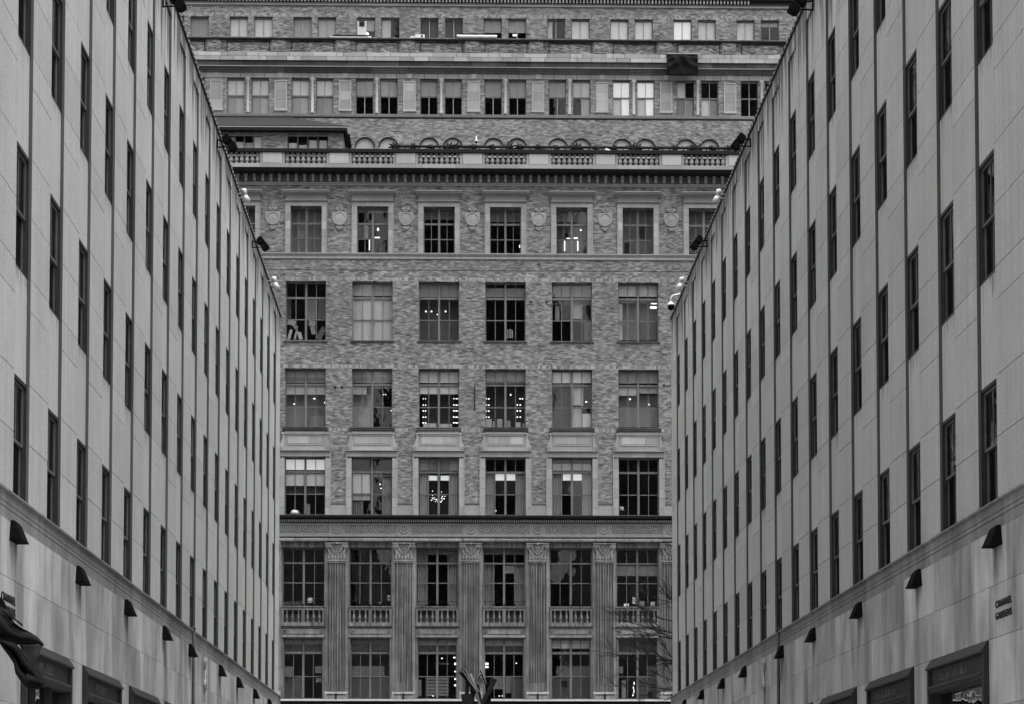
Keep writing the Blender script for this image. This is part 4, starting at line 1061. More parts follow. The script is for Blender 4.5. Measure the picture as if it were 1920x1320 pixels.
H7 = z7t - z7b; r7 = Z(181, W7) - z7b
T7 = {-1: ((.62, .62, .4), (.62, .62, .4)), 0: ((.78, .78, .42), (.80, .80, .42)), 1: ((.78, .78, .42), (.76, .76, .32)), 2: ((.34, .34, 0), (.34, .34, 0)), 3: ((.34, .34, 0), (.36, .36, 0)), 4: ((.34, .34, 0), (.34, .34, 0)), 5: ((.36, .36, 0), (.46, .46, -1)), 6: ((.95, .95, .95), (.95, .95, .95)), 7: ((.66, 0, .3), (0, 0, -2)), 8: ((0, 0, 0), (0, 0, 0)), 9: ((0, 0, 0), (0, 0, 0)), -2: ((.5, .5, .3), (.5, .5, .3))}
for p in range(-2, 10):
    for i in (0, 1):
        u0, u1 = U7(p) + half7(i)[0], U7(p) + half7(i)[1]; wo = small_window(W7, u0, u1, z7b, z7t, r7); W = u1 - u0
        tl, tr_, lo = T7[p][i]
        if tl: inset(wo, .05, W / 2, r7, H7 - .1, tl)
        if tr_: inset(wo, W / 2, W - .05, r7, H7 - .1, tr_)
        if lo > 0: inset(wo, .05, W * .48, .05, r7, lo * .82, 'board'); inset(wo, W * .48, W - .05, .05, r7, lo, 'board', .245)
        if lo == -1: inset(wo, W * .52, W - .05, .05, r7, .34, 'board')
        if lo == -2: inset(wo, .05, W * .5, .05, r7 * .96, .75, 'board'); inset(wo, W * .5, W - .05, .05, r7, .26, 'board')
    m = MB(); m.smooth = True; u = U7(p); m.lathe([(.13, 0), (.13, .1), (.09, .14), (.085, H7 - .3), (.10, H7 - .22), (.13, H7 - .15), (.13, H7)], u, W7 - .04, z7b, 12); m.build('colonnette', M['terra_light'], ST)
T8 = {-2: (.2, .2), -1: (.3, .3), 0: (.82, .84), 1: (.34, .42), 2: (.34, .28), 3: (.10, .10), 4: (-.34, -.34), 5: (.16, .56), 6: (.62, .60), 7: (.85, .60), 8: (.62, -.3), 9: (.3, .3)}
H8 = z8t - z8b
for q in range(-2, 10):
    for i in (0, 1):
        u0, u1 = U8(q) + half8(i)[0], U8(q) + half8(i)[1]; wo = small_window(W8, u0, u1, z8b, z8t, 0); W = u1 - u0; t = T8[q][i]
        if q == 2 and i == 1: inset(wo, .05, W / 2, .05, H8 - .1, .42)
        elif q == 2: inset(wo, W / 2, W - .05, .5, H8 - .1, .34)
        elif q == 5 and i == 0: inset(wo, .05, W * .3, .05, H8 - .1, .4)
        elif t > 0: inset(wo, .05, W - .05, .05, H8 - .1, t)
        else: inset(wo, .05, W - .05, .45 if q == 4 else .95, H8 - .1, -t)
m = MB(); 
for zc, w0_ in ((Z(224, W7), W7 + .37), (Z(110, W7), W7 + .37), (Z(0, W8) + .2, W8 + .35)): m.box(-UE7, UE7, w0_, 12, zc - .1, zc + .1)
m.box(-UE7, UE7, 12, 12.2, zt1, Z(-20, 6)); m.build('interior_wall', M['room'], ST)
m = MB(); m.box(-UE, UE, 12.2, 40, 0, Z(-20, 6)); m.box(-UE - .5, -UE, 0, 40, 0, zt1); m.box(UE, UE + .5, 0, 40, 0, zt1); m.box(-UE - 1.6, -UE7, 3.9, 40, zt1, Z(0, 6)); m.box(UE7, UE + 1.6, 3.9, 40, zt1, Z(0, 6)); m.box(-UE7, UE7, 5.4, 40, Z(0, 6) + .8, Z(0, 6) + 1.2); m.build('building_core', M['brick_hi'], ST)

# ---- giant pilasters, entablature, balconies
for k in range(-2, 7):
    u = (UP(k) + UP(k + 1)) / 2; s = empty('pilaster', (u, 0, 0), parent=ST)
    zsb, zst = Z(1297), Z(1054); hw_ = 17 * PX; n = 7; m = MB(); m.box(-hw_, hw_, -.11, 0, zsb, zst)
    fw = 2 * hw_ / n
    for i in range(n + 1): x = -hw_ + i * fw; m.box(max(x - .026, -hw_), min(x + .026, hw_), -.225, -.11, zsb, zst - .14)
    m.box(-hw_, hw_, -.225, -.11, zst - .1, zst)
    for i in range(n): m.box(-hw_ + i * fw + .034, -hw_ + (i + 1) * fw - .034, -.18, -.11, zsb, zsb + .5)
    m.build('fluted_shaft', M['granite'], s)
    m = MB(); 
    for sx_ in (-1, 1): m.box(min(sx_ * hw_, sx_ * (hw_ + .13)), max(sx_ * hw_, sx_ * (hw_ + .13)), -.06, 0, Z(1311), Z(1020))
    m.build('side_strip', M['granite_l'], s)
    m = MB()  # base
    m.box(-hw_ - .20, hw_ + .20, -.42, 0, Z(1313), Z(1310)); m.box(-hw_ - .17, hw_ + .17, -.38, 0, Z(1310), Z(1304)); m.prism([(-.36, Z(1304)), (-.36, Z(1302)), (-.25, Z(1298)), (0, Z(1296)), (0, Z(1304))], -hw_ - .15, hw_ + .15)
    m.build('base', M['granite_l'], s)
    m = MB(); m.box(-hw_ - .02, hw_ + .02, -.386, -.38, Z(1304.5), Z(1302.5)); m.box(-.05, .05, -.46, -.38, Z(1312), Z(1301)); m.build('hook', M['soot'], s)
    # capital
    z0, z1 = Z(1051.5), Z(1019); zc_ = (z0 + z1) / 2; m = MB()
    m.box(-hw_ - .03, hw_ + .03, -.26, 0, z0 - .08, z0)
    m.box(-hw_ + .02, hw_ - .02, -.17, 0, z0, z1 - .08); m.box(-hw_ - .15, hw_ + .15, -.30, 0, z1 - .07, z1)
    nl = 6
    for i in range(nl):
        x = -hw_ + (i + .5) * 2 * hw_ / nl; m.ball((x, -.19, z0 + .15), .09, 6, 5, (.9, .8, 1.9))
    m.build('capital', M['granite_l'], s)
    m = MB(); pts = [(-.36, z1 - .1), (.36, z1 - .1), (.27, z1 - .45), (0, z1 - .72), (-.27, z1 - .45)]
    for i in range(5):
        if i == 0: continue
        p, q_ = pts[i], pts[(i + 1) % 5]; m.tube([(p[0], -.25, p[1]), (q_[0], -.25, q_[1])], .035, 6)
    for i in range(5):
        t = i / 5; w_ = .25 * (1 - t) + .03; zz = z1 - .18 - .09 * i
        m.tube([(-w_, -.22, zz + .03), (0, -.25, zz - .04), (w_, -.22, zz + .03)], .022, 5)
    m.ball((0, -.27, z1 - .06), .08, 8, 5)
    m.build('shield', M['granite_l'], s)
    for sx_ in (-1, 1):
        m = MB(); m.disc(sx_ * (hw_ - .02), z1 - .22, [(.17, -.12), (.165, -.27), (.12, -.29), (.11, -.24), (.07, -.24), (.065, -.30), (.01, -.31)], 16)
        m.tube([(sx_ * (hw_ - .02), -.2, z1 - .38), (sx_ * (hw_ - .12), -.22, z1 - .6), (sx_ * (hw_ - .14), -.2, z0 + .3)], [.05, .05, .07], 6); m.build('volute', M['granite_l'], s)
# entablature
run('architrave_stone', 'granite_l', [(0, Z(1016.5)), (-.12, Z(1016.5)), (-.13, Z(1015.5)), (-.34, Z(1015, -.34)), (-.36, Z(1011.8, -.36)), (-.2, Z(1011, -.2)), (-.18, Z(1010, -.18)), (0, Z(1010))], (2.04,), -UE, UE)
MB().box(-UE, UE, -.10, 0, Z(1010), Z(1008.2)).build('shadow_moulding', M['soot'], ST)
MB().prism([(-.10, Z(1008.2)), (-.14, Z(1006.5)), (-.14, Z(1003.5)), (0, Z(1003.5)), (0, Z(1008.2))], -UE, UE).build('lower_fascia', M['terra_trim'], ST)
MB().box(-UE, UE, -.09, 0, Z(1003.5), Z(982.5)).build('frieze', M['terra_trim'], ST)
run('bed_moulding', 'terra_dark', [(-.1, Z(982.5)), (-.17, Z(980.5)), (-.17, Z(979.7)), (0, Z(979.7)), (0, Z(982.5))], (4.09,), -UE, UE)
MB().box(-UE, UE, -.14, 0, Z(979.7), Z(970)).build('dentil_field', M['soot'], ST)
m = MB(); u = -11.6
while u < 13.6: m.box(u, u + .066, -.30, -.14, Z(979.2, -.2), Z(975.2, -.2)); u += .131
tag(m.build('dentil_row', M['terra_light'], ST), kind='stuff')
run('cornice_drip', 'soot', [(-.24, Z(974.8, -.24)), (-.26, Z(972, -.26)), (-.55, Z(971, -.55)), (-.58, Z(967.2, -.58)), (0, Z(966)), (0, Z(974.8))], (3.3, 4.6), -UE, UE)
for k in range(-2, 8):
    uc = UP(k); s = empty('frieze_panel', (uc, -.09, 0), parent=ST); z0, z1 = Z(1001.3), Z(985.8); hw_ = 1.62
    m = MB(); e = .05
    m.box(-hw_, hw_, -.03, 0, z1, z1 + e); m.box(-hw_, hw_, -.03, 0, z0 - e, z0); m.box(-hw_, -hw_ + e, -.03, 0, z0, z1); m.box(hw_ - e, hw_, -.03, 0, z0, z1); m.build('panel_bead', M['terra_trim'], s)
    m = MB(); zc_ = (z0 + z1) / 2; hh = (z1 - z0) / 2 - .03
    rf = random.Random(k * 3 + 50)
    for i in range(9):
        x = -hw_ + .20 + i * (2 * hw_ - .40) / 8; r_ = hh * .60; sg_ = 1 if i % 2 else -1
        m.tube([(x + r_ * math.cos(t) * (1 - .04 * j_), -.02, zc_ + sg_ * r_ * 1.15 * math.sin(t) * (1 - .04 * j_)) for j_, t in enumerate([j * math.pi / 4.2 - 2.8 for j in range(9)])], [.034] * 7 + [.026, .018], 5)
        m.ball((x, -.02, zc_), .055, 6, 4, (1, 1, 1.2))
        if i < 8:
            x2 = x + (2 * hw_ - .40) / 16
            m.tube([(x2 - .13, -.02, zc_ - sg_ * hh * .95), (x2, -.03, zc_ + rf.uniform(-.03, .03)), (x2 + .13, -.02, zc_ + sg_ * hh * .95)], [.012, .036, .012], 5)
            for q_ in (-1, 1): m.ball((x2 + rf.uniform(-.03, .03), -.02, zc_ + q_ * hh * .78), .042, 6, 4, (1.7, 1, .8))
    m.build('carved_scrolls', M['terra_trim'], s)
    MB().box(-hw_ + .05, hw_ - .05, -.006, 0, z0, z1).build('panel_ground', M['frieze_ground'], s)
    uc2 = (UP(k) + UP(k + 1)) / 2 - uc; rr = .27
    m = MB(); m.disc(uc2, zc_, [(rr, 0), (rr, -.05), (rr - .03, -.07), (rr - .06, -.05), (rr - .07, -.01)], 20); m.build('rosette_ring', M['terra_trim'], s)
    MB().disc(uc2, zc_, [(rr - .07, -.004), (rr - .08, -.006), (.01, -.006)], 20).build('rosette_ground', M['soot'], s)
    m = MB()
    for j in range(5):
        t = math.pi / 2 + j * 2 * math.pi / 5; m.tube([(uc2, -.03, zc_), (uc2 + .1 * math.cos(t), -.04, zc_ + .1 * math.sin(t)), (uc2 + .17 * math.cos(t), -.02, zc_ + .17 * math.sin(t))], [.02, .035, .012], 5)
    m.build('rosette_petals', M['terra'], s)
# balconies between pilasters
for k in KR:
    a, b, zb, zt = rowspan('F2', k); a -= .02; b += .02; s = empty('balcony', (0, 0, 0), parent=ST)
    wf = -.12
    m = MB(); m.box(a, b, 0, .5, Z(1196.5), Z(1190)); m.prism([(wf, Z(1139.4, wf)), (wf - .03, Z(1139, wf)), (wf - .03, Z(1137.5, wf)), (.24, Z(1137.5)), (.24, Z(1139.4))], a, b); m.build('balcony_coping', M['granite'], s)
    m = MB(); m.box(a, b, wf + .02, .1, Z(1144.5, wf), Z(1139.5, wf)); m.build('top_rail', M['granite_d'], s)
    z0, z1 = Z(1167.5, wf), Z(1144.6, wf)
    m = MB(); m.box(a, b, wf - .04, .25, Z(1174.5, wf), z0); m.build('balcony_base', M['granite'], s)
    m = MB(); m.prism([(.25, Z(1175)), (-.10, Z(1175)), (-.05, Z(1177)), (-.06, Z(1178.8)), (.0, Z(1179.4)), (.25, Z(1179.4))], a, b); m.build('dark_moulding', M['terra_dark'], s)
    m = MB(); m.box(a, b, -.03, .5, Z(1190), Z(1179.4)); m.build('lintel_panel', M['granite_l'], s)
    m = MB(); m.box(a, b, -.075, .1, Z(1195.5), Z(1191)); m.box(a + .34, b - .34, -.05, -.03, Z(1188.8), Z(1180.4)); m.build('lintel_band', M['granite_l'], s)
    for x in (a + .17, b - .17): MB().disc(x, Z(1184.7), [(.12, -.03), (.12, -.07), (.09, -.075), (.085, -.04), (.05, -.04), (.045, -.065), (.005, -.07)], 14).build('boss', M['granite'], s)
    hb2 = z1 - z0; q = MB(); q.lathe([(.07, 0), (.07, .06), (.045, .1), (.09, .28), (.08, .36), (.04, .55), (.04, .6), (.065, .64), (.04, .68), (.065, hb2)], 0, 0, 0, 10); bm2 = q.mesh('baluster', M['granite_d'])
    W = b - a
    for x in (a + .07, (a + b) / 2, b - .07): MB().box(x - (.07 if x != (a + b) / 2 else .10), x + (.07 if x != (a + b) / 2 else .10), wf, .05, z0, z1).build('half_pier', M['granite_d'], s)
    for h_ in (0, 1):
        x0 = a + .14 if h_ == 0 else (a + b) / 2 + .10; x1 = (a + b) / 2 - .10 if h_ == 0 else b - .14
        for i in range(3): inst('baluster', bm2, s, (x0 + (i + .5) * (x1 - x0) / 3, wf + .08, z0))
    m = MB(); m.box(a + .02, b - .02, -.02, -.0, Z(1128.6), Z(1127.8))
    for x in (a + W * .25, a + W * .5, a + W * .75): m.box(x - .045, x + .045, -.04, .02, Z(1137.5), Z(1132.5))
    m.build('guard_rail', M['soot'], s)
    MB().box(a, b, .25, .3, z0, z1).build('balcony_back', M['roomd'], s)
# floor ledge above the shop windows and the shop level under it
m = MB(); m.prism([(.25, Z(1311.2)), (-.2, Z(1311.6)), (-.62, Z(1312.6, -.6)), (-.66, Z(1313.6, -.6)), (-.66, Z(1315, -.6)), (.25, Z(1315))], -UE, UE); m.build('ledge', M['terra_light'], ST)
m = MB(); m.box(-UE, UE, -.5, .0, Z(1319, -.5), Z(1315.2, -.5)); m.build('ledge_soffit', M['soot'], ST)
m = MB()
for k in range(-2, 8): u = (UP(k) + UP(k + 1)) / 2; m.box(u - .55, u + .55, -.3, 0, 0, Z(1319, -.3))
m.build('shop_pier', M['granite_l'], ST)
for k in KR:
    o = empty('shop_window', (UP(k), 0, 0), parent=ST)
    MB().box(-1.3, 1.3, -.12, -.1, .6, 5.4).build('pane', M['glass_shop'], o); m = MB(); m.box(-1.4, -1.3, -.2, 0, 0, 5.5); m.box(1.3, 1.4, -.2, 0, 0, 5.5); m.box(-1.3, 1.3, -.2, 0, 5.4, 5.5); m.box(-1.3, 1.3, -.2, 0, 0, .6); m.build('frame', M['bronze'], o)
# iron bar and lamp hooks on the brickwork
m = MB(); u0, z0 = fac(890, 770); u1, z1 = fac(890, 724); m.box(u0 - .03, u0 + .03, -.06, 0, z0, z1); m.build('tie_bar', M['soot'], ST)
for x, y_ in ((629, 726), (641, 726.5), (996, 566), (1025, 566.5), (1245, 722.5), (1011, 496)):
    u, z = fac(x, y_); MB().box(u - .06, u + .06, -.05, 0, z - .05, z + .05).build('wall_hook', M['soot'], ST)

def sp(u, w_, z): return tuple(_o + _e * u + _n * w_ + Vector((0, 0, z)))
# ---- rooftop pavilion at the left
wp = 1.2
uR, _z = fac(643, 262, wp); zpe, zpb = Z(246.5, wp), Z(300, wp)
PV = empty('rooftop_pavilion', sp(-17, wp, zt1), SA); tag(PV, 'low brick pavilion with dark hipped slate roof standing on the left end of the terrace', 'building')
def pu(x, w_=wp): return fac(x, 262, w_)[0] + 17
zt0 = zt1
m = MB(); w1_, w2_ = (pu(355), pu(492)), (pu(539), pu(615)); zwt, zwb = Z(254, wp) - zt0, Z(290, wp) - zt0; ze = zpe - zt0
bands(m, -8, uR + 17, zwb, zwt, [w1_, w2_], 0, .25); m.box(-8, uR + 17, 0, .25, 0, zwb); m.box(-8, uR + 17, 0, .25, zwt, ze); m.box(uR + 17 - .25, uR + 17, .25, 2.6, 0, ze)
m.build('brick_wall', M['brick_hi'], PV)
for (a, b) in (w1_, w2_):
    n = 8 if b - a > 3 else 4
    o = inst('window', (lambda q: q.mesh('window', M['frame_l']))(MB().box(a, b, .1, .16, zwt - .1, zwt)), PV)
    q = MB()
    for i in range(n + 1): x = a + (b - a) * i / n; q.box(max(a, x - .03), min(b, x + .03), .1, .16, zwb, zwt - .1)
    q.build('glazing_bar', M['frame'], o)
    for i in range(n): MB().box(a + (b - a) * i / n + .03, a + (b - a) * (i + 1) / n - .03, .125, .13, zwb, zwt - .1).build('pane', M['glass'], o)
    for i in range(n):
        x = a + (b - a) * (i + .5) / n; MB().box(x - .24, x + .24, .2, .22, zwb, zwb + random.uniform(.55, 1.1)).build('board', tone(random.choice((.5, .7, .84, .84))), o)  # pale boards added behind the panes in place of reflections
uo = fac(650, 240, wp - .5)[0] + 17
zf0, zf1 = Z(246.3, wp - .5) - zt0, Z(237.5, wp - .5) - zt0
m = MB(); m.box(-8.5, uo, -.5, -.35, zf0, zf1); m.box(uo - .15, uo, -.35, 2.7, zf0, zf1); m.build('fascia', M['soot'], PV)
m = MB(); m.box(-8.5, uo - .16, -.348, 0, zf0 + .02, zf0 + .05); m.build('soffit', M['soot'], PV)
zr = Z(222.5, W7) - zt0 ; ur = fac(545, 224, W7)[0] + 17; wr = W7 - wp
MB().box(-8.5, uo + .02, -.52, -.5, zf1 - .12, zf1 - .06).build('gutter_trim', M['frame_l'], PV)
MB().add([(-8.5, -.5, zf1), (uo, -.5, zf1), (uo, wr, zf1), (-8.5, wr, zf1), (-8.5, wr - .02, zr), (ur, wr - .02, zr)], [(0, 1, 5, 4), (1, 2, 5), (0, 3, 2, 1), (3, 4, 5, 2), (0, 4, 3)]).build('roof', M['slate'], PV)
m = MB(); m.tube([(uo + .05, .2, zf0), (uo + .12, .8, zf0 - .6), (uo + .1, .9, zf0 - 1.3), (uo, .5, zf0 - 1.7)], [.10, .14, .14, .08], 8); m.build('downpipe', M['soot'], PV)
# ---- rigs of bare metal and garland along the rail
for i, (a, b) in enumerate(((738, 843), (852, 957), (972, 1077), (1083, 1186), (1195, 1299), (1306, 1396))):
    wg = -.35; u0 = fac(a, 275, wg)[0]; u1 = fac(b, 275, wg)[0]; zr0 = Z(275.5, wg)
    o = empty('light_rig', sp(u0, wg, zq3), SA)
    tag(o, '%s spiky dark light rig from the left along the terrace balustrade' % ['first', 'second', 'third', 'fourth', 'fifth', 'last'][i], 'light rig', 'spiky light rigs along the balustrade')
    L = u1 - u0; dz = zr0 - zq3; m = MB(); m.tube([(0, 0, dz), (L, 0, dz)], .085, 6); m.tube([(.2, 0, .05), (L - .2, 0, .05)], .06, 6); m.build('bar', M['soot'], o)
    m = MB(); n = 16
    for j in range(n + 1):
        x = L * j / n; m.tube([(x, 0, dz), (x + random.uniform(-.06, .06), .02, dz + random.uniform(.06, .20))], [.035, .012], 4)
        if j % 2: m.tube([(x, 0, 0), (x + .1, 0, dz)], .035, 4)
    for xe in (.05, L - .05, L * .34, L * .67):
        for t in range(8):
            an = t * math.pi / 4 + .3; rr = (.42 if xe in (.05, L - .05) else .27) * random.uniform(.7, 1.1); m.tube([(xe, 0, dz - .02), (xe + rr * math.cos(an), random.uniform(-.1, .1), dz - .02 + rr * .85 * math.sin(an))], [.12, .03], 4)
    m.build('spikes', M['soot'], o)
# ---- small things on the facade
def thing_at(name, x, y_, w_, label, cat, group=None):
    u, z = fac(x, y_, w_); o = empty(name, sp(u, w_, z), SA); tag(o, label, cat, group); return o
kk = (SD + 4) / FPX
o = thing_at('security_camera', 893, 280, -.3, 'small white dome camera on a pole above the balustrade', 'camera')
m = MB(); m.smooth = True; m.lathe([(.02, -.1), (.02, .55)], 0, 0, 0, 6); m.build('pole', M['frame_l'], o)
m = MB(); m.smooth = True; m.lathe([(.11, .48), (.12, .52), (.05, .66), (.03, .82), (.02, .84)], 0, 0, 0, 10); m.build('housing', M['white'], o)
m = MB(); m.ball((0, 0, .46), .09, 8, 6); m.build('dome', M['lampm'], o)
o = thing_at('security_camera', 1137, 285, -.5, 'small white camera lying on the balustrade rail near the fourth rig', 'camera')
m = MB(); m.smooth = True; m.tube([(-.05, 0, .12), (.32, -.1, -.02)], [.12, .07], 8); m.build('housing', M['white'], o); m = MB(); m.tube([(0, .05, -.12), (0, 0, .25)], .03, 6); m.build('pole', M['frame_l'], o)
# black tarpaulin hanging over the cornice
wt = A - .72; u0, z1 = fac(1250.5, 101, wt); u1, z0 = fac(1308.5, 141, wt)
n, mm = 28, 16; vs = []; rt = random.Random(3)
for j in range(mm + 1):
    for i in range(n + 1):
        x = i / n; t = j / mm; sag = .05 * math.sin(x * math.pi) * (1 - t)
        fold = .06 * max(0, 1 - abs((t - .75) * 4 + abs(x - .5) * 3.2)) + .05 * max(0, 1 - abs((t - .9) * 6 + abs(x - .48) * 2)) + .025 * math.sin(x * 17 + t * 5) * t
        vs.append(((u1 - u0) * x - (u1 - u0) / 2, -fold * 1.6, (z1 - z0) * t - sag * 0))
m = MB(); m.smooth = True; m.add(vs, [(j * (n + 1) + i, j * (n + 1) + i + 1, (j + 1) * (n + 1) + i + 1, (j + 1) * (n + 1) + i) for j in range(mm) for i in range(n)])
o = empty('tarpaulin', sp((u0 + u1) / 2, wt, z0), SA); tag(o, 'creased black tarpaulin hanging over the upper cornice at right', 'tarpaulin'); c = m.build('sheet', M['tarp'], o)
sol = c.modifiers.new('thick', 'SOLIDIFY'); sol.thickness = .01
MB().box(-(u1 - u0) / 2, (u1 - u0) / 2, -.05, .15, z1 - z0 - .02, z1 - z0 + .05).build('top_batten', M['frame_l'], o)
# pale rolls and boxes on the upper ledge
wl = A - .15
for x0, x1, y0, y1, lab in ((620, 696, 67.5, 72.5, 'long white wrapped roll on the upper ledge, left of two'), (856.5, 932, 65, 73, 'long thick white wrapped roll on the upper ledge, right of two')):
    u0, z1 = fac(x0, y0, wl); u1, z0 = fac(x1, y1, wl); r_ = (z1 - z0) / 2; o = empty('wrapped_roll', sp((u0 + u1) / 2, wl, z0), SA); tag(o, lab, 'roll')
    m = MB(); m.smooth = True; n = 12; L = u1 - u0; m.tube([(-L / 2 + L * i / n, 0, r_ + .01 * math.sin(i * 2)) for i in range(n + 1)], [r_ * random.uniform(.9, 1.05) for _ in range(n + 1)], 10); m.build('roll', M['white'], o)
    MB().box(-L * .45, L * .42, -.1, .1, 2 * r_, 2 * r_ + .05).build('strap', M['soot'], o)
o = thing_at('vent_box', 787.5, 72.5, wl, 'small white vent box with round grille on the upper ledge', 'vent box')
MB().box(-.3, .3, -.15, .15, 0, .22).build('housing', M['white'], o); MB().disc(.12, .11, [(.07, -.155), (.06, -.165), (.01, -.165)], 12).build('grille', M['soot'], o); MB().box(-.62, -.3, -.1, .1, 0, .14).build('duct', M['white_soft'], o)
o = thing_at('air_conditioner', 678.5, 66, W8 - .05, 'pale window unit with dark louvre filling the left half of an upper window', 'air conditioner')
MB().box(-.29, .29, 0, .3, 0, .93).build('panel', M['white_soft'], o); m = MB()
for i in range(5): m.box(-.17, .17, -.03, 0, .58 + i * .07, .63 + i * .07)
m.build('louvre', M['soot'], o)
o = thing_at('lantern', 689, 63.5, W8 - .1, 'round white globe light beside the window unit on the upper ledge', 'lamp'); m = MB(); m.smooth = True; m.ball((0, 0, 0), .09, 10, 8); m.build('globe', M['light_soft'], o)
def ledge_light(x, y_, sx_, sy_, lab):
    o = thing_at('desk_light', x, y_, W8 + .38, lab, 'lamp'); MB().box(-sx_, sx_, 0, .03, -sy_, sy_).build('diffuser', M['light_soft'], o)
ledge_light(965.5, 66, .14, .06, 'small lit lamp low in the upper window above the second wrapped roll'); ledge_light(1174, 67.5, .14, .06, 'small lit lamp at the foot of a pale upper window, left of two'); ledge_light(1219, 67.5, .09, .07, 'small lit lamp at the foot of a pale upper window, right of two')

# ================================================================== FLOODLIGHTS AND CAMERAS ON THE PARAPETS
def roofpoint(px, py, X):
    d = ray(px, py); t = (X - CAM.x) / d.x; return CAM + d * t
def floodlight(px, py, X, sg, size, label, grp):
    p = roofpoint(px, py, X + sg * (.05 + size * .9)); o = empty('floodlight', tuple(p)); tag(o, label, 'floodlight', grp)
    s = size; a = R(38)
    def rot(x, z): return (x * math.cos(a) - z * math.sin(a), x * math.sin(a) + z * math.cos(a))
    for j, off in enumerate((-.28, .28)):
        m = MB(sx=sg)
        pr = [(-.22, -.27), (.24, -.31), (.26, .0), (.24, .31), (-.22, .27), (-.36, .1), (-.36, -.1)]
        m.sprism([tuple(v * s for v in rot(x, z + off * 1.22)) for x, z in pr], -.42 * s, .42 * s); m.build('lamp_head', M['lampm'], o)
        m = MB(sx=sg); q = [tuple(v * s for v in rot(x, z + off * 1.22)) for x, z in ((.25, -.25), (.28, -.25), (.28, .25), (.25, .25))]
        m.sprism(q, -.36 * s, .36 * s); m.build('lens', M['glass_shop'], o)
    m = MB(sx=sg); m.tube([(-.2 * s, 0, .1 * s), (-1.0 * s, 0, .25 * s)], .06 * s, 6); m.tube([(-.1 * s, 0, -.3 * s), (-1.0 * s, 0, -.35 * s)], .05 * s, 6); m.tube([(-.95 * s, 0, .25 * s), (-.95 * s, 0, -.4 * s)], .05 * s, 6)
    m.build('bracket', M['lampm'], o)
floodlight(333, 3, XLW, 1, .42, 'nearest black twin floodlight on the left parapet, cut by the top of the picture', 'floodlights on the left parapet')
floodlight(431, 268, XLW, 1, .44, 'middle black twin floodlight on the left parapet, before the pavilion windows', 'floodlights on the left parapet')
floodlight(493, 457, XLW, 1, .44, 'farthest black twin floodlight on the left parapet', 'floodlights on the left parapet')
floodlight(1495, 8, XRW, -1, .46, 'nearest black twin floodlight on the right parapet, cut by the top of the picture', 'floodlights on the right parapet')
floodlight(1384, 266, XRW, -1, .44, 'middle black twin floodlight on the right parapet, level with the balustrade', 'floodlights on the right parapet')
floodlight(1306, 455, XRW, -1, .44, 'farthest black twin floodlight on the right parapet', 'floodlights on the right parapet')
def spot(px, py, X, sg, s, label):
    p = roofpoint(px, py, X + sg * (.05 + s * .6)); o = empty('spotlight', tuple(p)); tag(o, label, 'spotlight', 'white spotlights on the parapets')
    m = MB(sx=sg); m.smooth = True; m.tube([(-.15 * s, 0, .45 * s), (.0, -.05, .4 * s), (.08 * s, -.05, .1 * s)], [.12 * s, .2 * s, .17 * s], 10); m.build('lamp_head', M['white'], o)
    m = MB(sx=sg); m.smooth = True; m.tube([(.05 * s, 0, 0), (.3 * s, -.05, -.5 * s)], [.17 * s, .26 * s], 10); m.build('lamp_head', M['white'], o)
    m = MB(sx=sg); m.tube([(-.75 * s, 0, .15 * s), (0, 0, .1 * s)], .05 * s, 6); m.tube([(-.75 * s, 0, -.25 * s), (.1 * s, 0, -.2 * s)], .05 * s, 6); m.build('bracket', M['frame_l'], o)
spot(458, 366, XLW, 1, .45, 'larger white twin spotlight on the left parapet'); spot(514, 530, XLW, 1, .5, 'small far white spotlight on the left parapet')
spot(1347, 367, XRW, -1, .45, 'larger white twin spotlight on the right parapet'); spot(1278, 531, XRW, -1, .5, 'small far white spotlight on the right parapet')
p = roofpoint(1258, 572, XRW - .45); o = empty('dome_camera', tuple(p)); tag(o, 'white dome security camera on a curved arm at the far end of the right parapet', 'camera')
m = MB(sx=-1); m.smooth = True; m.lathe([(.19, -.02), (.18, .03), (.07, .14), (.05, .16)], 0, 0, 0, 14); m.build('hood', M['white'], o)
m = MB(); m.smooth = True; m.ball((0, 0, -.1), .15, 12, 8, (1, 1, .95)); m.build('dome', M['lampm'], o)
m = MB(); m.smooth = True; m.tube([(0, 0, .14), (0, 0, .3), (.05, 0, .4), (.15, 0, .45), (.5, 0, .52)], .045, 8); m.build('arm', M['white'], o)

# ================================================================== TREE behind the right corner
rt = random.Random(12)
TR = empty('bare_tree', (12.0, 101.0, 0)); tag(TR, 'bare winter street tree reaching in from behind the right building', 'tree')
tm = MB(); tm.tube([(0, 0, 0), (.05, 0, 3), (-.05, .1, 6.5), (-.1, 0, 10), (.1, 0, 13.5), (0, .1, 16)], [.2, .17, .15, .11, .07, .02], 8); tm.build('trunk', M['bark'], TR)
br = MB()
def branch(p, d, L, r, dep):
    pts = [Vector(p)]; n = 5; d = Vector(d).normalized(); c = Vector(p)
    kids = []
    for i in range(n):
        d = (d + Vector((rt.uniform(-.16, .16), rt.uniform(-.16, .16), rt.uniform(-.10, .16)))).normalized(); c = c + d * L / n; pts.append(c.copy())
        if dep > 0 and i >= 1:
            for _ in range(rt.choice((1, 1, 2))):
                dd = (d + Vector((rt.uniform(-.5, .3), rt.uniform(-.6, .6), rt.uniform(-.55, .75)))).normalized(); kids.append((c.copy(), dd, L * rt.uniform(.35, .6), r * (1 - i / n * .6) * .55))
    br.tube(pts, [r * (1 - .82 * i / n) + .003 for i in range(n + 1)], 5 if dep > 1 else 4)
    for k_ in kids: branch(k_[0], k_[1], k_[2], max(k_[3], .006), dep - 1)
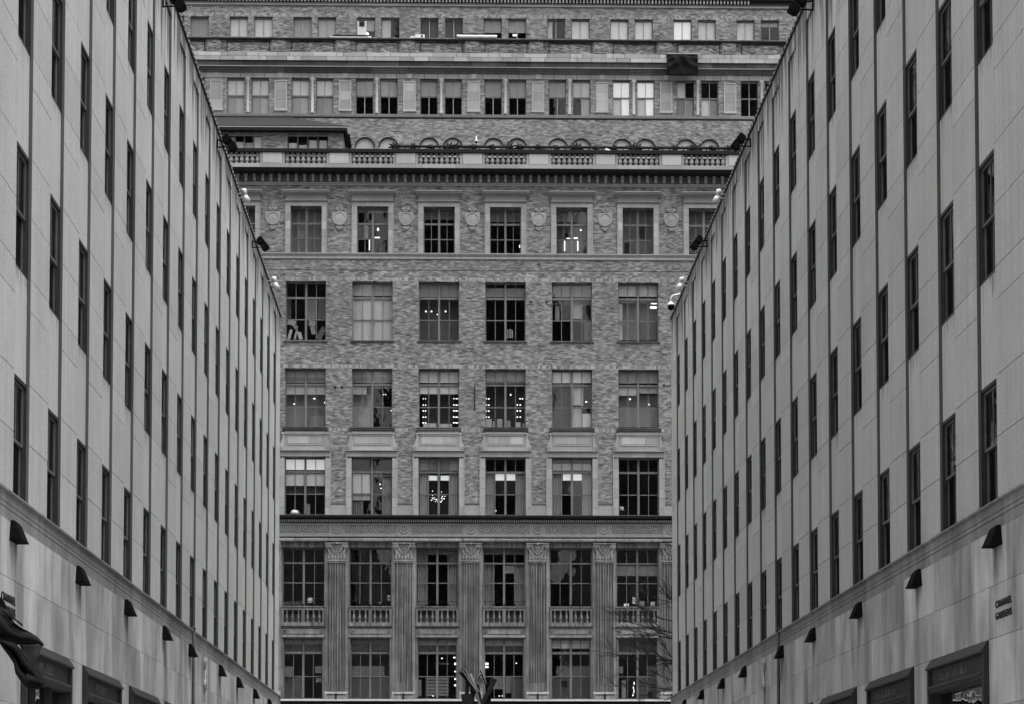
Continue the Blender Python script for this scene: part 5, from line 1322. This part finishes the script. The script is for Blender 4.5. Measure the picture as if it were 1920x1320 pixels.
for z, dx, dz, L in ((8.2, -1, .12, 3.2), (8.9, -1, .5, 2.6), (9.9, -1, .02, 3.6), (11.3, -1, .28, 3.0), (12.4, -1, .1, 2.4), (11.0, -1, .0, 3.4), (9.4, -1, -.05, 3.0), (10.6, -1, .25, 3.2), (8.6, -1, .1, 2.6), (10.5, 1, .6, 3), (13, .8, .8, 3), (12, 0.3, .8, 3)):
    branch((0, rt.uniform(-.3, .3), z), (dx, rt.uniform(-.4, .4), dz), L * .88, .046, 3)
br.build('crown', M['bark'], TR)

# ================================================================== SCULPTURE of leaning beams, bottom centre
SC = empty('beam_sculpture', (.60, 70.0, 0)); tag(SC, 'dark sculpture of splayed timber beams rising at the bottom centre', 'sculpture')
kS = 70.0 / FPX
def sxz(x, y_): d = ray(x, y_); t = 70.0 / d.y; P_ = CAM + d * t; return P_.x - .60, P_.z
def beam(nm, x0, y0, x1, y1, wpx, mat, dy=0.0, dep=.09):
    a = Vector((sxz(x0, y0)[0], dy, sxz(x0, y0)[1])); b = Vector((sxz(x1, y1)[0], dy + .12, sxz(x1, y1)[1])); d = (b - a).normalized(); n_ = Vector((-d.z, 0, d.x)) * (wpx * kS / 2); q = Vector((0, dep, 0))
    MB().hexa([tuple(a - n_), tuple(a + n_), tuple(a + n_ + q), tuple(a - n_ + q)], [tuple(b - n_), tuple(b + n_), tuple(b + n_ + q), tuple(b - n_ + q)]).build(nm, M[mat], SC)
beam('beam', 915, 1345, 866, 1252, 6, 'plank', .05, .1); beam('pale_rail', 896, 1299, 865, 1253, 2.2, 'plank_l', -.02, .03); beam('pale_rail', 899, 1297, 869, 1251.5, 2.0, 'plank_l', -.02, .03)
beam('beam', 898, 1300, 862, 1259, 4.5, 'plank', .12); beam('beam', 893, 1340, 929, 1273, 8.5, 'plank', -.1, .12); beam('beam', 905, 1345, 923, 1270, 6, 'plank', .02, .12)
beam('beam', 911, 1284, 901, 1256, 3, 'plank', .0); beam('pale_rail', 912, 1282, 902, 1255, 1.2, 'plank_l', -.03, .03); beam('beam', 896, 1276, 902, 1265, 3, 'plank', .0)
beam('pale_board', 889, 1282, 883, 1262, 4, 'plank_l', .1, .03); beam('pale_board', 903, 1290, 902, 1270, 7, 'plank_l', .12, .03); beam('beam', 904, 1330, 896, 1283, 5, 'plank', .0)
beam('beam', 872, 1345, 877, 1275, 8, 'plank', .1, .2); beam('beam', 888, 1345, 885, 1285, 7, 'plank', .1, .2); beam('beam', 916, 1345, 919, 1290, 6, 'plank', .15, .15)
beam('beam', 902, 1330, 893, 1300, 5, 'frame', -.12, .05)
m = MB(); m.hexa([(sxz(869, 1345)[0], .1, sxz(869, 1345)[1]), (sxz(893, 1345)[0], .1, sxz(893, 1345)[1]), (sxz(893, 1345)[0], .4, sxz(893, 1345)[1]), (sxz(869, 1345)[0], .4, sxz(869, 1345)[1])],
                 [(sxz(865, 1303)[0], .1, sxz(865, 1303)[1]), (sxz(886, 1299)[0], .1, sxz(886, 1299)[1]), (sxz(886, 1299)[0], .4, sxz(886, 1299)[1]), (sxz(865, 1303)[0], .4, sxz(865, 1303)[1])]); m.build('block', M['plank'], SC)
m = MB(); z_ = sxz(890, 1340)[1] + .05; m.tube([(-.3, .25, 0), (-.1, .25, 3), (-.05, .22, z_)], [.35, .28, .24], 10); m.build('stem', M['plank'], SC)

# ================================================================== DROOPING FLAG, lower left
def fy(x, y_, Y): d = ray(x, y_); t = Y / d.y; P_ = CAM + d * t; return (P_.x, P_.y, P_.z)
FL = empty('drooping_flag', (-7.6, 33, 0)); tag(FL, 'dark flag drooping in folds from its pole at the lower left edge', 'flag')
def cloth(nm, top, bot, mat, Y, amp, nf, n=36, mm=14, ph=0):
    """ruled cloth between two outline curves, rippled in depth"""
    def at(c, t):
        f = t * (len(c) - 1); i = min(int(f), len(c) - 2); q = f - i
        return (c[i][0] * (1 - q) + c[i + 1][0] * q, c[i][1] * (1 - q) + c[i + 1][1] * q)
    vs = []
    for j in range(mm + 1):
        for i in range(n + 1):
            a, b = at(top, i / n), at(bot, i / n); v = j / mm; x, y_ = a[0] * (1 - v) + b[0] * v, a[1] * (1 - v) + b[1] * v
            Yd = Y + amp * math.sin(v * math.pi * nf + ph + i / n * 1.5) + amp * .4 * math.sin(i / n * 9 + v * 4)
            p = fy(x, y_, Yd); vs.append((p[0] + 7.6, p[1] - 33, p[2]))
    m = MB(); m.smooth = True; m.add(vs, [(j * (n + 1) + i, j * (n + 1) + i + 1, (j + 1) * (n + 1) + i + 1, (j + 1) * (n + 1) + i) for j in range(mm) for i in range(n)])
    o = m.build(nm, M[mat], FL); s_ = o.modifiers.new('thick', 'SOLIDIFY'); s_.thickness = .012; return o
cloth('upper_fold', [(-60, 1060), (-30, 1080), (-2, 1117), (8, 1127), (16, 1148), (24, 1165), (38, 1176), (48, 1181), (58, 1186), (68, 1193), (81, 1208)], [(-60, 1130), (-30, 1160), (-8, 1190), (0, 1201), (8, 1204), (20, 1207), (35, 1209), (50, 1209), (62, 1209), (72, 1208), (82, 1212)], 'flag', 33.0, .10, 2.2)
cloth('middle_fold', [(36, 1208), (45, 1209), (60, 1209), (81, 1208)], [(44, 1228), (50, 1238), (60, 1251), (63, 1251)], 'flag_l', 33.25, .03, 1)
cloth('lower_fold', [(-60, 1130), (-20, 1180), (0, 1199), (12, 1202), (28, 1206), (36, 1216), (50, 1238), (64, 1252), (78, 1268), (86, 1280)], [(-60, 1150), (-20, 1195), (0, 1205), (8, 1217), (18, 1230), (27, 1244), (30, 1262), (38, 1274), (50, 1288), (70, 1292)], 'flag', 32.9, .09, 3.5, ph=1)
cloth('hanging_end', [(50, 1262), (60, 1268), (72, 1275), (86, 1279)], [(48, 1287), (56, 1290), (68, 1292), (72, 1292)], 'flag', 32.8, .05, 2.2, ph=2)
m = MB(); ps = [fy(x, y_, 32.95) for x, y_ in ((18, 1145), (24, 1158), (30, 1163), (37, 1168), (43, 1174))]
m.tube([(p_[0] + 7.6, p_[1] - 33, p_[2]) for p_ in ps], [.02, .03, .015, .02, .012], 6)
ps = [fy(x, y_, 32.95) for x, y_ in ((4, 1142), (12, 1148), (20, 1156), (24, 1166), (18, 1172))]
m.tube([(p_[0] + 7.6, p_[1] - 33, p_[2]) for p_ in ps], [.02, .035, .02, .03, .015], 6); m.build('cord', M['soot'], FL)
m = MB(); m.tube([(-1.6, .2, 0), (-1.6, .2, 9.0)], [.09, .06], 10); m.build('flagpole', M['frame_l'], FL)
